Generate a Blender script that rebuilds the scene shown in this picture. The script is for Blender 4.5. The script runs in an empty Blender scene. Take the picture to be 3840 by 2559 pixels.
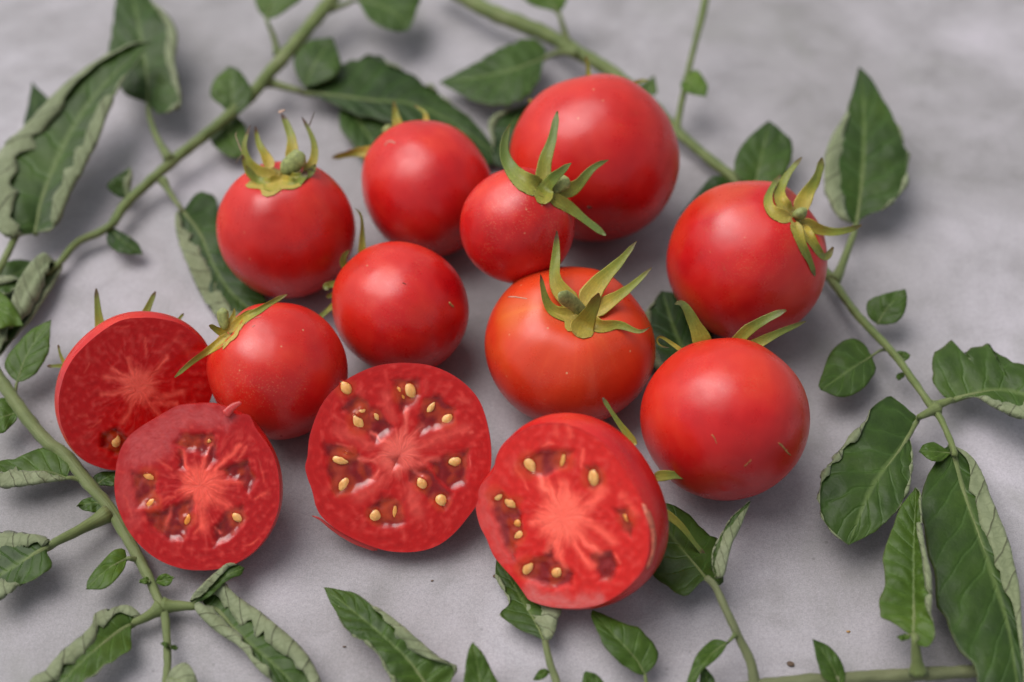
import bpy, math, random
import numpy as np
from mathutils import Vector, Matrix, noise as mnoise
from mathutils.bvhtree import BVHTree

random.seed(7)
SC = bpy.context.scene
COL = SC.collection

# ------------------------------------------------------------------ camera
ELEV = math.radians(50.0)
DIST = 0.46
W, H = 3840.0, 2559.0                       # photograph's own pixels
TARGET = np.array([0.0, 0.0, 0.012])
RIGHT = np.array([1.0, 0.0, 0.0])
UP = np.array([0.0, math.sin(ELEV), math.cos(ELEV)])
TOW = np.array([0.0, -math.cos(ELEV), math.sin(ELEV)])      # towards the camera
CAMLOC = TARGET + TOW * DIST
LENS = 50.0
FPX = LENS / 36.0 * W
cd = bpy.data.cameras.new('camera')
cam = bpy.data.objects.new('camera', cd)
COL.objects.link(cam)
cam.location = CAMLOC
cam.rotation_euler = (math.pi / 2 - ELEV, 0, 0)
cd.lens = LENS
cd.sensor_width = 36.0
cd.clip_start = 0.01
cd.clip_end = 50.0
cd.dof.use_dof = True
cd.dof.focus_distance = 0.424
cd.dof.aperture_fstop = 5.0
cd.dof.aperture_blades = 9
SC.camera = cam

# ------------------------------------------------------------------ light
SUN_DIR = np.array([-0.42, 0.20, 0.885])
SUN_DIR /= np.linalg.norm(SUN_DIR)
sun_el = math.asin(SUN_DIR[2])
sun_az = math.atan2(SUN_DIR[0], SUN_DIR[1])
wd = bpy.data.worlds.new('World')
SC.world = wd
wd.use_nodes = True
wn = wd.node_tree
bg = wn.nodes['Background']
sky = wn.nodes.new('ShaderNodeTexSky')
sky.sky_type = 'NISHITA'
sky.sun_disc = False
sky.sun_elevation = sun_el
sky.sun_rotation = sun_az
sky.air_density = 1.0
sky.dust_density = 4.0
hs = wn.nodes.new('ShaderNodeHueSaturation')
hs.inputs['Saturation'].default_value = 0.30
wn.links.new(sky.outputs[0], hs.inputs['Color'])
wn.links.new(hs.outputs[0], bg.inputs['Color'])
bg.inputs['Strength'].default_value = 0.088
sl = bpy.data.lights.new('sun', 'SUN')
sl.energy = 1.5
sl.angle = math.radians(52)
sl.color = (1.0, 0.955, 0.965)
so = bpy.data.objects.new('sun', sl)
COL.objects.link(so)
so.rotation_euler = Vector(-SUN_DIR).to_track_quat('-Z', 'Y').to_euler()
SC.view_settings.view_transform = 'Standard'
SC.view_settings.look = 'None'
SC.view_settings.gamma = 1.0
SC.view_settings.exposure = 0.56
SC.cycles.use_denoising = True
SC.cycles.max_bounces = 8

# ------------------------------------------------------------------ pixel -> world
TILES = {'A': (0, 0, .55484), 'B': (1270, 0, .55484), 'C': (2540, 0, .55484),
         'D': (0, 850, .55484), 'E': (1270, 850, .55484), 'F': (2540, 850, .55484),
         'G': (0, 1689, .55484), 'H': (1270, 1689, .55484), 'I': (2540, 1689, .55484),
         'O': (0, 0, 1.63196), 'S': (0, 0, 1.0),
         'c1': (200, 1170, .40179), 'c2': (410, 1490, .41454), 'c3': (1120, 1340, .47832), 'c4': (1770, 1540, .49107),
         'k1': (850, 380, .22321), 'k2': (1860, 400, .31892), 'k3': (2820, 560, .31892), 'k4': (640, 1080, .22321),
         'k5': (2000, 850, .29338), 'k6': (1200, 750, .28703), 'k7': (2400, 1090, .28049), 'k8': (2200, 1450, .5102)}


def px(t, pts):
    x0, y0, k = TILES[t]
    return [(x0 + p[0] * k, y0 + p[1] * k) for p in pts]


def ray(p):
    d = RIGHT * ((p[0] - W / 2) / FPX) - UP * ((p[1] - H / 2) / FPX) - TOW
    return d                                  # scaled so that depth along the axis is 1


def at_depth(p, d):
    return CAMLOC + ray(p) * d


def at_z(p, z):
    r = ray(p)
    return CAMLOC + r * ((z - CAMLOC[2]) / r[2])


def at_plane(p, c, n):
    r = ray(p)
    return CAMLOC + r * (np.dot(c - CAMLOC, n) / np.dot(r, n))


def depth_of(P):
    return float(np.dot(CAMLOC - P, TOW))


def nz(x, y, z=0.0):
    return mnoise.noise(Vector((x, y, z)))


def nrm(v):
    return v / (np.linalg.norm(v) + 1e-12)


def resample(pts, n, smooth=True):
    """arc length resampling of a polyline through a Catmull-Rom curve"""
    P = np.array(pts, float)
    if len(P) == 1:
        return np.repeat(P, n, 0)
    if smooth and len(P) > 2:
        Q = np.vstack([2 * P[0] - P[1], P, 2 * P[-1] - P[-2]])
        out = []
        for i in range(1, len(Q) - 2):
            p0, p1, p2, p3 = Q[i - 1], Q[i], Q[i + 1], Q[i + 2]
            for t in np.linspace(0, 1, 10, endpoint=False):
                out.append(.5 * (2 * p1 + (p2 - p0) * t + (2 * p0 - 5 * p1 + 4 * p2 - p3) * t * t + (3 * p1 - p0 - 3 * p2 + p3) * t ** 3))
        out.append(P[-1])
        P = np.array(out)
    s = np.r_[0, np.cumsum(np.linalg.norm(np.diff(P, axis=0), axis=1))]
    if s[-1] < 1e-12:
        return np.repeat(P[:1], n, 0)
    u = np.linspace(0, s[-1], n)
    return np.stack([np.interp(u, s, P[:, k]) for k in range(P.shape[1])], 1)


def interp(vals, u):
    if not hasattr(vals, '__len__'):
        return np.full(len(u), float(vals))
    return np.interp(u, np.linspace(0, 1, len(vals)), vals)


# ------------------------------------------------------------------ object helpers
def tag(o, label=None, cat=None, group=None, kind=None):
    if label: o['label'] = label
    if cat: o['category'] = cat
    if group: o['group'] = group
    if kind: o['kind'] = kind
    return o


def empty(name, loc, rot=None):
    o = bpy.data.objects.new(name, None)
    o.empty_display_size = 0.01
    M = Matrix.Translation(Vector(loc))
    if rot is not None:
        M = M @ rot.to_4x4()
    o.matrix_world = M
    o['_m'] = 1
    COL.objects.link(o)
    XF[o.name] = M.inverted()
    return o


XF = {}


def root_inv(o):
    while o is not None and o.name not in XF:
        o = o.parent
    return XF[o.name] if o is not None else Matrix.Identity(4)


def mesh(name, V, F, mats, parent=None, uv=None, attrs=None, smooth=True, col=None):
    """V in world space; stored in the space of the thing it belongs to"""
    V = np.asarray(V, float)
    Mi = np.array(root_inv(parent)) if parent is not None else np.eye(4)
    Vl = V @ Mi[:3, :3].T + Mi[:3, 3]
    me = bpy.data.meshes.new(name)
    me.from_pydata(Vl.tolist(), [], F)
    if not isinstance(mats, (list, tuple)):
        mats = [mats]
    for m in mats:
        me.materials.append(m)
    if smooth:
        me.polygons.foreach_set('use_smooth', [True] * len(me.polygons))
    if uv is not None:
        lay = me.uv_layers.new(name='UVMap')
        idx = np.empty(len(me.loops), int)
        me.loops.foreach_get('vertex_index', idx)
        lay.data.foreach_set('uv', np.asarray(uv, np.float32)[idx].ravel())
    if col is not None:
        a = me.color_attributes.new('col', 'FLOAT_COLOR', 'POINT')
        c4 = np.ones((len(V), 4), np.float32)
        c4[:, :3] = col
        a.data.foreach_set('color', c4.ravel())
    if attrs:
        for k, v in attrs.items():
            a = me.attributes.new(k, 'FLOAT', 'POINT')
            a.data.foreach_set('value', np.asarray(v, np.float32))
    me.update()
    o = bpy.data.objects.new(name, me)
    COL.objects.link(o)
    if parent is not None:
        o.parent = parent
    return o


def grid_faces(nu, nv, close_v=False, flip=False):
    F = []
    for i in range(nu - 1):
        for j in range(nv if close_v else nv - 1):
            a, b = i * nv + j, i * nv + (j + 1) % nv
            c, d = (i + 1) * nv + (j + 1) % nv, (i + 1) * nv + j
            F.append((a, d, c, b) if flip else (a, b, c, d))
    return F


def tube_geo(P, R, k=10, ref=None, flat=1.0, cap=True, trough=0.0, rough=0.0, seed=0.0):
    """tapered tube along points; ref = direction the flat side faces"""
    P = np.asarray(P, float)
    n = len(P)
    R = np.asarray(R, float)
    T = np.gradient(P, axis=0)
    T /= np.linalg.norm(T, axis=1)[:, None] + 1e-12
    V, UV = [], []
    L = np.r_[0, np.cumsum(np.linalg.norm(np.diff(P, axis=0), axis=1))]
    L /= L[-1] + 1e-12
    for i in range(n):
        r_ = ref[i] if ref is not None and np.ndim(ref) == 2 else (ref if ref is not None else np.array([0, 0, 1.0]))
        s = np.cross(T[i], r_)
        if np.linalg.norm(s) < 1e-4:
            s = np.cross(T[i], np.array([1.0, .3, .2]))
        s = nrm(s)
        q = nrm(np.cross(s, T[i]))
        for j in range(k):
            a = 2 * math.pi * j / k
            rr = R[i] * (1 + rough * nz(P[i][0] * 300 + seed, P[i][1] * 300, j * 1.7))
            cs, sn = math.cos(a), math.sin(a)
            V.append(P[i] + s * cs * rr + q * (sn * rr * flat + trough * R[i] * (cs * cs - .4)))
            UV.append((L[i], j / k))
    F = grid_faces(n, k, True)
    if cap:
        for end in (0, n - 1):
            c = len(V)
            V.append(P[end])
            UV.append((L[end], .5))
            for j in range(k):
                a, b = end * k + j, end * k + (j + 1) % k
                F.append((a, c, b) if end == 0 else (b, c, a))
            # order only matters for flat caps
    return V, F, UV


# ------------------------------------------------------------------ node helpers
def mat(name):
    m = bpy.data.materials.new(name)
    m.use_nodes = True
    return m, m.node_tree, m.node_tree.nodes['Principled BSDF']


def N(t, typ, **kw):
    n = t.nodes.new(typ)
    for k, v in kw.items():
        if k.startswith('i_'):
            n.inputs[k[2:].replace('_', ' ')].default_value = v
        else:
            setattr(n, k, v)
    return n


def lk(t, a, b):
    t.links.new(a, b)


def ramp(t, fac, stops, interp='LINEAR'):
    r = t.nodes.new('ShaderNodeValToRGB')
    r.color_ramp.interpolation = interp
    e = r.color_ramp.elements
    while len(e) < len(stops):
        e.new(0.5)
    for i, (p, c) in enumerate(stops):
        e[i].position = p
        e[i].color = (c[0], c[1], c[2], 1) if hasattr(c, '__len__') else (c, c, c, 1)
    lk(t, fac, r.inputs[0])
    return r.outputs[0]


def mix(t, fac, a, b, blend='MIX'):
    m = t.nodes.new('ShaderNodeMix')
    m.data_type = 'RGBA'
    m.blend_type = blend
    for sock, v in ((m.inputs[0], fac), (m.inputs[6], a), (m.inputs[7], b)):
        if hasattr(v, 'links') or hasattr(v, 'is_linked'):
            lk(t, v, sock)
        elif hasattr(v, '__len__'):
            sock.default_value = (v[0], v[1], v[2], 1)
        else:
            sock.default_value = v
    return m.outputs[2]


def mth(t, op, a, b=None, clamp=False):
    m = t.nodes.new('ShaderNodeMath')
    m.operation = op
    m.use_clamp = clamp
    for sock, v in ((m.inputs[0], a), (m.inputs[1], b)):
        if v is None: continue
        if hasattr(v, 'is_linked'):
            lk(t, v, sock)
        else:
            sock.default_value = v
    return m.outputs[0]


def noise_tex(t, vec, scale, detail=3, rough=.5, dist=0.0):
    n = N(t, 'ShaderNodeTexNoise')
    n.inputs['Scale'].default_value = scale
    n.inputs['Detail'].default_value = detail
    n.inputs['Roughness'].default_value = rough
    n.inputs['Distortion'].default_value = dist
    if vec is not None:
        lk(t, vec, n.inputs['Vector'])
    return n.outputs['Fac']


def bump(t, height, strength, dist, normal=None):
    b = t.nodes.new('ShaderNodeBump')
    b.inputs['Strength'].default_value = strength
    b.inputs['Distance'].default_value = dist
    lk(t, height, b.inputs['Height'])
    if normal is not None:
        lk(t, normal, b.inputs['Normal'])
    return b.outputs[0]


def oattr(t, name):
    a = t.nodes.new('ShaderNodeAttribute')
    a.attribute_type = 'OBJECT'
    a.attribute_name = name
    return a.outputs['Fac']


def gattr(t, name, out='Fac'):
    a = t.nodes.new('ShaderNodeAttribute')
    a.attribute_type = 'GEOMETRY'
    a.attribute_name = name
    return a.outputs[out]


# ------------------------------------------------------------------ materials
def m_concrete():
    m, t, b = mat('pale_concrete')
    g = N(t, 'ShaderNodeTexCoord').outputs['Object']
    big = noise_tex(t, g, 9, 4, .6, .6)
    mid = noise_tex(t, g, 38, 5, .65, .3)
    fine = noise_tex(t, g, 900, 3, .7)
    gran = noise_tex(t, g, 2600, 2, .6)
    c = ramp(t, big, [(.30, (.225, .220, .212)), (.5, (.325, .315, .318)), (.70, (.440, .422, .440))])
    c2 = ramp(t, mid, [(.30, (.66, .66, .64)), (.5, (1, 1, 1)), (.70, (1.20, 1.18, 1.21))])
    c = mix(t, .62, c, c2, 'MULTIPLY')
    c3 = ramp(t, fine, [(.32, (.84, .84, .83)), (.55, (1.02, 1.02, 1.02)), (.75, (1.14, 1.13, 1.14))])
    c = mix(t, .75, c, c3, 'MULTIPLY')
    c4 = ramp(t, gran, [(.32, (.78, .78, .82)), (.68, (1.20, 1.17, 1.17))])
    c = mix(t, .8, c, c4, 'MULTIPLY')
    # small dark pits and specks
    v = N(t, 'ShaderNodeTexVoronoi')
    v.inputs['Scale'].default_value = 240
    lk(t, g, v.inputs['Vector'])
    pit = ramp(t, v.outputs['Distance'], [(.07, 1.0), (.16, 0.0)])
    gate = ramp(t, noise_tex(t, g, 60, 2), [(.58, 0.0), (.66, 1.0)])
    pf = mth(t, 'MULTIPLY', pit, gate)
    c = mix(t, mth(t, 'MULTIPLY', pf, .5), c, (.12, .115, .11))
    # grey-green dampish blotches
    st = ramp(t, noise_tex(t, g, 17, 4, .6, 1.2), [(.56, 0.0), (.72, 1.0)])
    c = mix(t, mth(t, 'MULTIPLY', st, .38), c, (.225, .228, .205))
    lk(t, c, b.inputs['Base Color'])
    b.inputs['Roughness'].default_value = .62
    b.inputs['Specular IOR Level'].default_value = .35
    hgt = mth(t, 'ADD', mth(t, 'MULTIPLY', fine, .6), mth(t, 'MULTIPLY', mid, 1.6))
    lk(t, bump(t, hgt, .35, .0006), b.inputs['Normal'])
    return m


def m_skin():
    m, t, b = mat('tomato_skin')
    tc = N(t, 'ShaderNodeTexCoord')
    gen = tc.outputs['Generated']
    ob = tc.outputs['Object']
    sx = N(t, 'ShaderNodeSeparateXYZ')
    lk(t, gen, sx.inputs[0])
    z = sx.outputs['Z']
    off = N(t, 'ShaderNodeVectorMath', operation='ADD')
    comb = N(t, 'ShaderNodeCombineXYZ')
    lk(t, oattr(t, 'seed'), comb.inputs[0])
    lk(t, gen, off.inputs[0])
    lk(t, comb.outputs[0], off.inputs[1])
    gv = off.outputs[0]
    n1 = noise_tex(t, gv, 2.2, 3, .55)
    n2 = noise_tex(t, gv, 7, 4, .6, .4)
    ripe = ramp(t, n1, [(.28, (.43, .003, .006)), (.5, (.56, .010, .009)), (.74, (.66, .036, .016))])
    # orange shoulders towards the stem and unripe patches
    sh = ramp(t, mth(t, 'ADD', z, mth(t, 'MULTIPLY', mth(t, 'SUBTRACT', n2, .5), .35)), [(.30, 0.0), (.92, 1.0)])
    f = mth(t, 'MULTIPLY', sh, oattr(t, 'orange'), True)
    c = mix(t, f, ripe, (.66, .062, .012))
    pt = ramp(t, noise_tex(t, gv, 1.6, 2, .5), [(.53, 0.0), (.68, 1.0)])
    c = mix(t, mth(t, 'MULTIPLY', pt, oattr(t, 'patch'), True), c, (.60, .17, .02))
    # faint streaks running down from the stem end
    cx_ = mth(t, 'SUBTRACT', sx.outputs['X'], .5)
    cy_ = mth(t, 'SUBTRACT', sx.outputs['Y'], .5)
    ang = mth(t, 'ARCTAN2', cy_, cx_)
    cv = N(t, 'ShaderNodeCombineXYZ')
    lk(t, mth(t, 'MULTIPLY', mth(t, 'SINE', ang), 4.0), cv.inputs[0])
    lk(t, mth(t, 'MULTIPLY', mth(t, 'COSINE', ang), 4.0), cv.inputs[1])
    lk(t, mth(t, 'ADD', mth(t, 'MULTIPLY', z, 1.2), oattr(t, 'seed')), cv.inputs[2])
    stv = noise_tex(t, cv.outputs[0], 1.6, 4, .6)
    c = mix(t, .32, c, ramp(t, stv, [(.3, (.84, .8, .8)), (.55, (1, 1, 1)), (.75, (1.12, 1.9, 1.6))]), 'MULTIPLY')
    # pale lenticel freckles, in clouds
    v = N(t, 'ShaderNodeTexVoronoi')
    v.inputs['Scale'].default_value = 1500
    lk(t, ob, v.inputs['Vector'])
    dot = ramp(t, v.outputs['Distance'], [(.12, 1.0), (.38, 0.0)])
    cloud = ramp(t, noise_tex(t, gv, 3.2, 3, .6, .5), [(.42, 0.0), (.72, 1.0)])
    df = mth(t, 'MULTIPLY', mth(t, 'MULTIPLY', dot, cloud), oattr(t, 'freckle'), True)
    c = mix(t, df, c, (.68, .26, .12))
    v2 = N(t, 'ShaderNodeTexVoronoi')
    v2.inputs['Scale'].default_value = 190
    lk(t, ob, v2.inputs['Vector'])
    sp = ramp(t, v2.outputs['Distance'], [(.035, 1.0), (.085, 0.0)])
    spg = ramp(t, noise_tex(t, gv, 4.5, 2), [(.52, 0.0), (.60, 1.0)])
    c = mix(t, mth(t, 'MULTIPLY', mth(t, 'MULTIPLY', sp, spg), .75), c, (.66, .36, .18))
    # fine corky rust net
    rn = ramp(t, noise_tex(t, gv, 34, 6, .75, 1.4), [(.56, 0.0), (.70, 1.0)])
    rg = ramp(t, noise_tex(t, gv, 1.9, 2), [(.55, 0.0), (.70, 1.0)])
    c = mix(t, mth(t, 'MULTIPLY', mth(t, 'MULTIPLY', rn, rg), oattr(t, 'rust'), True), c, (.42, .22, .07))
    lk(t, c, b.inputs['Base Color'])
    gr = noise_tex(t, ob, 2200, 2, .6)
    rr = ramp(t, noise_tex(t, gv, 7, 5, .65), [(.3, .22), (.7, .42)])
    lk(t, rr, b.inputs['Roughness'])
    b.inputs['Specular IOR Level'].default_value = .52
    b.inputs['Subsurface Weight'].default_value = .06
    b.inputs['Subsurface Radius'].default_value = (1.0, .22, .12)
    b.inputs['Subsurface Scale'].default_value = .003
    nb = bump(t, noise_tex(t, gv, 2.6, 2, .45), .20, .004)
    lk(t, bump(t, gr, .10, .0003, nb), b.inputs['Normal'])
    return m


def m_flesh():
    m, t, b = mat('wet_cut_flesh')
    ob = N(t, 'ShaderNodeTexCoord').outputs['Object']
    c = gattr(t, 'col', 'Color')
    n = noise_tex(t, ob, 900, 4, .65, .3)
    c = mix(t, .5, c, ramp(t, n, [(.25, (.86, .78, .76)), (.5, (1, 1, 1)), (.78, (1.12, 1.3, 1.3))]), 'MULTIPLY')
    n2 = noise_tex(t, ob, 260, 3, .6, .8)
    c = mix(t, .25, c, ramp(t, n2, [(.3, (.86, .78, .78)), (.7, (1.1, 1.2, 1.2))]), 'MULTIPLY')
    lk(t, c, b.inputs['Base Color'])
    wet = gattr(t, 'wet')
    lk(t, ramp(t, wet, [(0, .46), (1, .22)]), b.inputs['Roughness'])
    b.inputs['Subsurface Weight'].default_value = .30
    b.inputs['Subsurface Radius'].default_value = (1.0, .20, .12)
    b.inputs['Subsurface Scale'].default_value = .003
    lk(t, ramp(t, wet, [(0, .30), (.5, .50), (1, 1.0)]), b.inputs['Coat Weight'])
    b.inputs['Specular IOR Level'].default_value = .22
    lk(t, ramp(t, mth(t, 'ADD', wet, mth(t, 'MULTIPLY', mth(t, 'SUBTRACT', n2, .5), .8)), [(0, .26), (1, .03)]), b.inputs['Coat Roughness'])
    b.inputs['Coat IOR'].default_value = 1.4
    nb = bump(t, n2, .05, .0004)
    nb2 = bump(t, n, .12, .0002, nb)
    lk(t, nb2, b.inputs['Normal'])
    lk(t, bump(t, noise_tex(t, ob, 190, 2, .4, .6), .10, .0010), b.inputs['Coat Normal'])
    return m


def m_seed():
    m, t, b = mat('tomato_seed')
    ob = N(t, 'ShaderNodeTexCoord').outputs['Object']
    n = noise_tex(t, ob, 700, 3, .6)
    c = ramp(t, n, [(.3, (.72, .41, .14)), (.55, (.86, .57, .25)), (.8, (.95, .76, .46))])
    c = mix(t, oattr(t, 'amber'), c, (.85, .33, .04))
    lk(t, c, b.inputs['Base Color'])
    b.inputs['Roughness'].default_value = .4
    b.inputs['Coat Weight'].default_value = .7
    b.inputs['Coat Roughness'].default_value = .12
    b.inputs['Subsurface Weight'].default_value = .15
    b.inputs['Subsurface Scale'].default_value = .001
    lk(t, bump(t, noise_tex(t, ob, 1800, 2), .3, .0002), b.inputs['Normal'])
    return m


def m_gel():
    m, t, b = mat('seed_jelly')
    b.inputs['Base Color'].default_value = (1.0, .84, .64, 1)
    b.inputs['Roughness'].default_value = .04
    b.inputs['Transmission Weight'].default_value = 1.0
    b.inputs['IOR'].default_value = 1.14
    b.inputs['Specular IOR Level'].default_value = .6
    return m


def m_sepal():
    m, t, b = mat('sepal_green')
    uv = N(t, 'ShaderNodeUVMap').outputs[0]
    sx = N(t, 'ShaderNodeSeparateXYZ')
    lk(t, uv, sx.inputs[0])
    u = sx.outputs['X']
    ob = N(t, 'ShaderNodeTexCoord').outputs['Object']
    n = noise_tex(t, ob, 260, 4, .6)
    uu = mth(t, 'ADD', u, mth(t, 'MULTIPLY', mth(t, 'SUBTRACT', n, .5), .30))
    green = ramp(t, uu, [(0, (.270, .245, .040)), (.30, (.205, .215, .030)), (.6, (.115, .165, .030)), (1, (.115, .165, .045))])
    yel = ramp(t, uu, [(0, (.46, .33, .075)), (.25, (.43, .31, .040)), (.55, (.225, .235, .030)), (.85, (.190, .200, .032)), (1, (.15, .12, .03))])
    c = mix(t, oattr(t, 'yellow'), green, yel)
    dry = ramp(t, uu, [(.82, 0.0), (.93, 1.0)])
    c = mix(t, mth(t, 'MULTIPLY', dry, oattr(t, 'dry'), True), c, (.07, .04, .025))
    c = mix(t, .6, c, ramp(t, noise_tex(t, ob, 1400, 3, .7), [(.25, (.75, .75, .7)), (.75, (1.22, 1.22, 1.2))]), 'MULTIPLY')
    mp = N(t, 'ShaderNodeMapping')
    mp.inputs['Scale'].default_value = (4, 30, 1)
    lk(t, uv, mp.inputs[0])
    sk_ = noise_tex(t, mp.outputs[0], 1.0, 3, .6)
    c = mix(t, .7, c, ramp(t, sk_, [(.28, (.70, .72, .62)), (.5, (1, 1, 1)), (.75, (1.28, 1.22, 1.3))]), 'MULTIPLY')
    lk(t, c, b.inputs['Base Color'])
    b.inputs['Specular IOR Level'].default_value = .3
    b.inputs['Roughness'].default_value = .45
    b.inputs['Sheen Weight'].default_value = .04
    b.inputs['Sheen Roughness'].default_value = .4
    b.inputs['Subsurface Weight'].default_value = .1
    b.inputs['Subsurface Scale'].default_value = .001
    lk(t, bump(t, noise_tex(t, ob, 900, 3, .6), .4, .0003), b.inputs['Normal'])
    return m


def m_stem():
    m, t, b = mat('branch_stem')
    ob = N(t, 'ShaderNodeTexCoord').outputs['Object']
    uv = N(t, 'ShaderNodeUVMap').outputs[0]
    mp = N(t, 'ShaderNodeMapping')
    mp.inputs['Scale'].default_value = (3, 26, 1)
    lk(t, uv, mp.inputs[0])
    n = noise_tex(t, ob, 90, 4, .6)
    st = noise_tex(t, mp.outputs[0], 1.0, 3, .6)
    c = ramp(t, n, [(.28, (.085, .125, .030)), (.5, (.125, .165, .046)), (.75, (.175, .205, .080))])
    c = mix(t, .7, c, ramp(t, st, [(.3, (.72, .74, .66)), (.7, (1.2, 1.2, 1.22))]), 'MULTIPLY')
    c = mix(t, oattr(t, 'grey'), c, (.135, .130, .082))
    lk(t, c, b.inputs['Base Color'])
    b.inputs['Roughness'].default_value = .55
    b.inputs['Sheen Weight'].default_value = .1
    b.inputs['Sheen Roughness'].default_value = .5
    b.inputs['Specular IOR Level'].default_value = .3
    h = mth(t, 'ADD', st, mth(t, 'MULTIPLY', noise_tex(t, ob, 1200, 3, .7), .5))
    lk(t, bump(t, h, .5, .0005), b.inputs['Normal'])
    return m


def veins(t, uvname='UVMap'):
    uv = N(t, 'ShaderNodeUVMap').outputs[0]
    ob = N(t, 'ShaderNodeTexCoord').outputs['Object']
    nd = N(t, 'ShaderNodeTexNoise')
    nd.inputs['Scale'].default_value = 70
    nd.inputs['Detail'].default_value = 2
    lk(t, ob, nd.inputs['Vector'])
    sx = N(t, 'ShaderNodeSeparateXYZ')
    lk(t, uv, sx.inputs[0])
    u, v = sx.outputs['X'], sx.outputs['Y']
    av = mth(t, 'ABSOLUTE', v)
    wob = mth(t, 'MULTIPLY', mth(t, 'SUBTRACT', nd.outputs['Fac'], .5), .9)
    ph = mth(t, 'ADD', mth(t, 'SUBTRACT', mth(t, 'MULTIPLY', u, oattr(t, 'nveins')), mth(t, 'MULTIPLY', mth(t, 'POWER', av, .8), 1.7)), wob)
    side = mth(t, 'MULTIPLY', mth(t, 'GREATER_THAN', v, 0.0), .45)
    ph = mth(t, 'ADD', ph, side)
    fr = mth(t, 'ABSOLUTE', mth(t, 'SUBTRACT', mth(t, 'FRACT', ph), .5))     # 0.5 on the vein... 0 between
    lat = ramp(t, fr, [(.40, 0.0), (.50, 1.0)])
    lat = mth(t, 'MULTIPLY', lat, ramp(t, av, [(.45, 1.0), (.98, .25)]))
    mid = ramp(t, av, [(.02, 1.0), (.075, 0.0)])
    vor = N(t, 'ShaderNodeTexVoronoi')
    vor.feature = 'DISTANCE_TO_EDGE'
    vor.inputs['Scale'].default_value = 330
    lk(t, ob, vor.inputs['Vector'])
    net = ramp(t, vor.outputs['Distance'], [(.02, 1.0), (.14, 0.0)])
    return lat, mid, net, fr, ob, av


def m_leaf(under):
    m, t, b = mat('leaf_underside' if under else 'leaf_upper')
    lat, mid, net, fr, ob, av = veins(t)
    n = noise_tex(t, ob, 55, 4, .6)
    n2 = noise_tex(t, ob, 420, 4, .65)
    tone = oattr(t, 'tone')
    if under:
        c = ramp(t, n, [(.28, (.145, .175, .085)), (.55, (.190, .220, .120)), (.8, (.240, .265, .165))])
        c = mix(t, mth(t, 'MULTIPLY', net, .22), c, (.09, .115, .05))
        line = ramp(t, fr, [(.445, 0.0), (.492, 1.0)])
        c = mix(t, mth(t, 'MULTIPLY', line, .85), c, (.045, .048, .022))
        c = mix(t, mth(t, 'MULTIPLY', mid, .6), c, (.27, .29, .15))
    else:
        dark = ramp(t, n, [(.25, (.009, .022, .005)), (.5, (.015, .036, .007)), (.8, (.027, .057, .009))])
        lite = ramp(t, n, [(.25, (.044, .090, .008)), (.5, (.067, .124, .011)), (.8, (.096, .157, .017))])
        c = mix(t, mth(t, 'ADD', tone, mth(t, 'MULTIPLY', mth(t, 'SUBTRACT', noise_tex(t, ob, 34, 3, .6), .5), .75), True), dark, lite)
        c = mix(t, mth(t, 'MULTIPLY', lat, .22), c, mix(t, tone, (.045, .095, .024), (.115, .20, .04)))
        halo = ramp(t, fr, [(.18, 0.0), (.5, 1.0)])
        c = mix(t, mth(t, 'MULTIPLY', mth(t, 'MULTIPLY', halo, n), .55), c, mix(t, tone, (.030, .075, .012), (.105, .19, .025)))
        c = mix(t, mth(t, 'MULTIPLY', mid, .65), c, (.10, .15, .04))
        br = ramp(t, noise_tex(t, ob, 150, 4, .65, .6), [(.66, 0.0), (.76, 1.0)])
        c = mix(t, mth(t, 'MULTIPLY', br, oattr(t, 'brown'), True), c, (.085, .065, .03))
        # dry brownish margin
        ed = ramp(t, mth(t, 'ADD', av, mth(t, 'MULTIPLY', mth(t, 'SUBTRACT', n2, .5), .1)), [(.95, 0.0), (1.0, 1.0)])
        c = mix(t, mth(t, 'MULTIPLY', ed, .4), c, (.10, .10, .05))
    c = mix(t, .5, c, ramp(t, n2, [(.25, (.72, .74, .7)), (.75, (1.22, 1.2, 1.22))]), 'MULTIPLY')
    lk(t, c, b.inputs['Base Color'])
    b.inputs['Roughness'].default_value = .62 if under else .46
    b.inputs['Specular IOR Level'].default_value = .2 if under else .22
    b.inputs['Sheen Weight'].default_value = .12 if under else .0
    b.inputs['Sheen Roughness'].default_value = .5
    sgn = 1.0 if under else -1.0
    h = mth(t, 'ADD', mth(t, 'MULTIPLY', lat, .8 * sgn), mth(t, 'MULTIPLY', net, (.3 if under else .08) * sgn))
    h = mth(t, 'ADD', h, mth(t, 'MULTIPLY', n2, .5))
    lk(t, bump(t, h, .45, .0006), b.inputs['Normal'])
    return m


def m_plain(name, col, rough=.7, spot=None):
    m, t, b = mat(name)
    ob = N(t, 'ShaderNodeTexCoord').outputs['Object']
    n = noise_tex(t, ob, 800, 3, .6)
    c = ramp(t, n, [(.3, [x * .6 for x in col]), (.7, [min(1, x * 1.4) for x in col])])
    lk(t, c, b.inputs['Base Color'])
    b.inputs['Roughness'].default_value = rough
    return m


M_CON, M_SKIN, M_FLESH, M_SEED, M_GEL = m_concrete(), m_skin(), m_flesh(), m_seed(), m_gel()
M_SEP, M_STEM, M_TOP, M_UND = m_sepal(), m_stem(), m_leaf(False), m_leaf(True)
M_STUB = m_plain('stalk_stub', (.235, .270, .085), .6)
M_DRY = m_plain('dried_husk', (.10, .065, .04), .8)
M_SCAR = m_plain('corky_scar', (.36, .20, .06), .7)
M_PALE = m_plain('pale_husk', (.50, .33, .24), .7)

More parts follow.
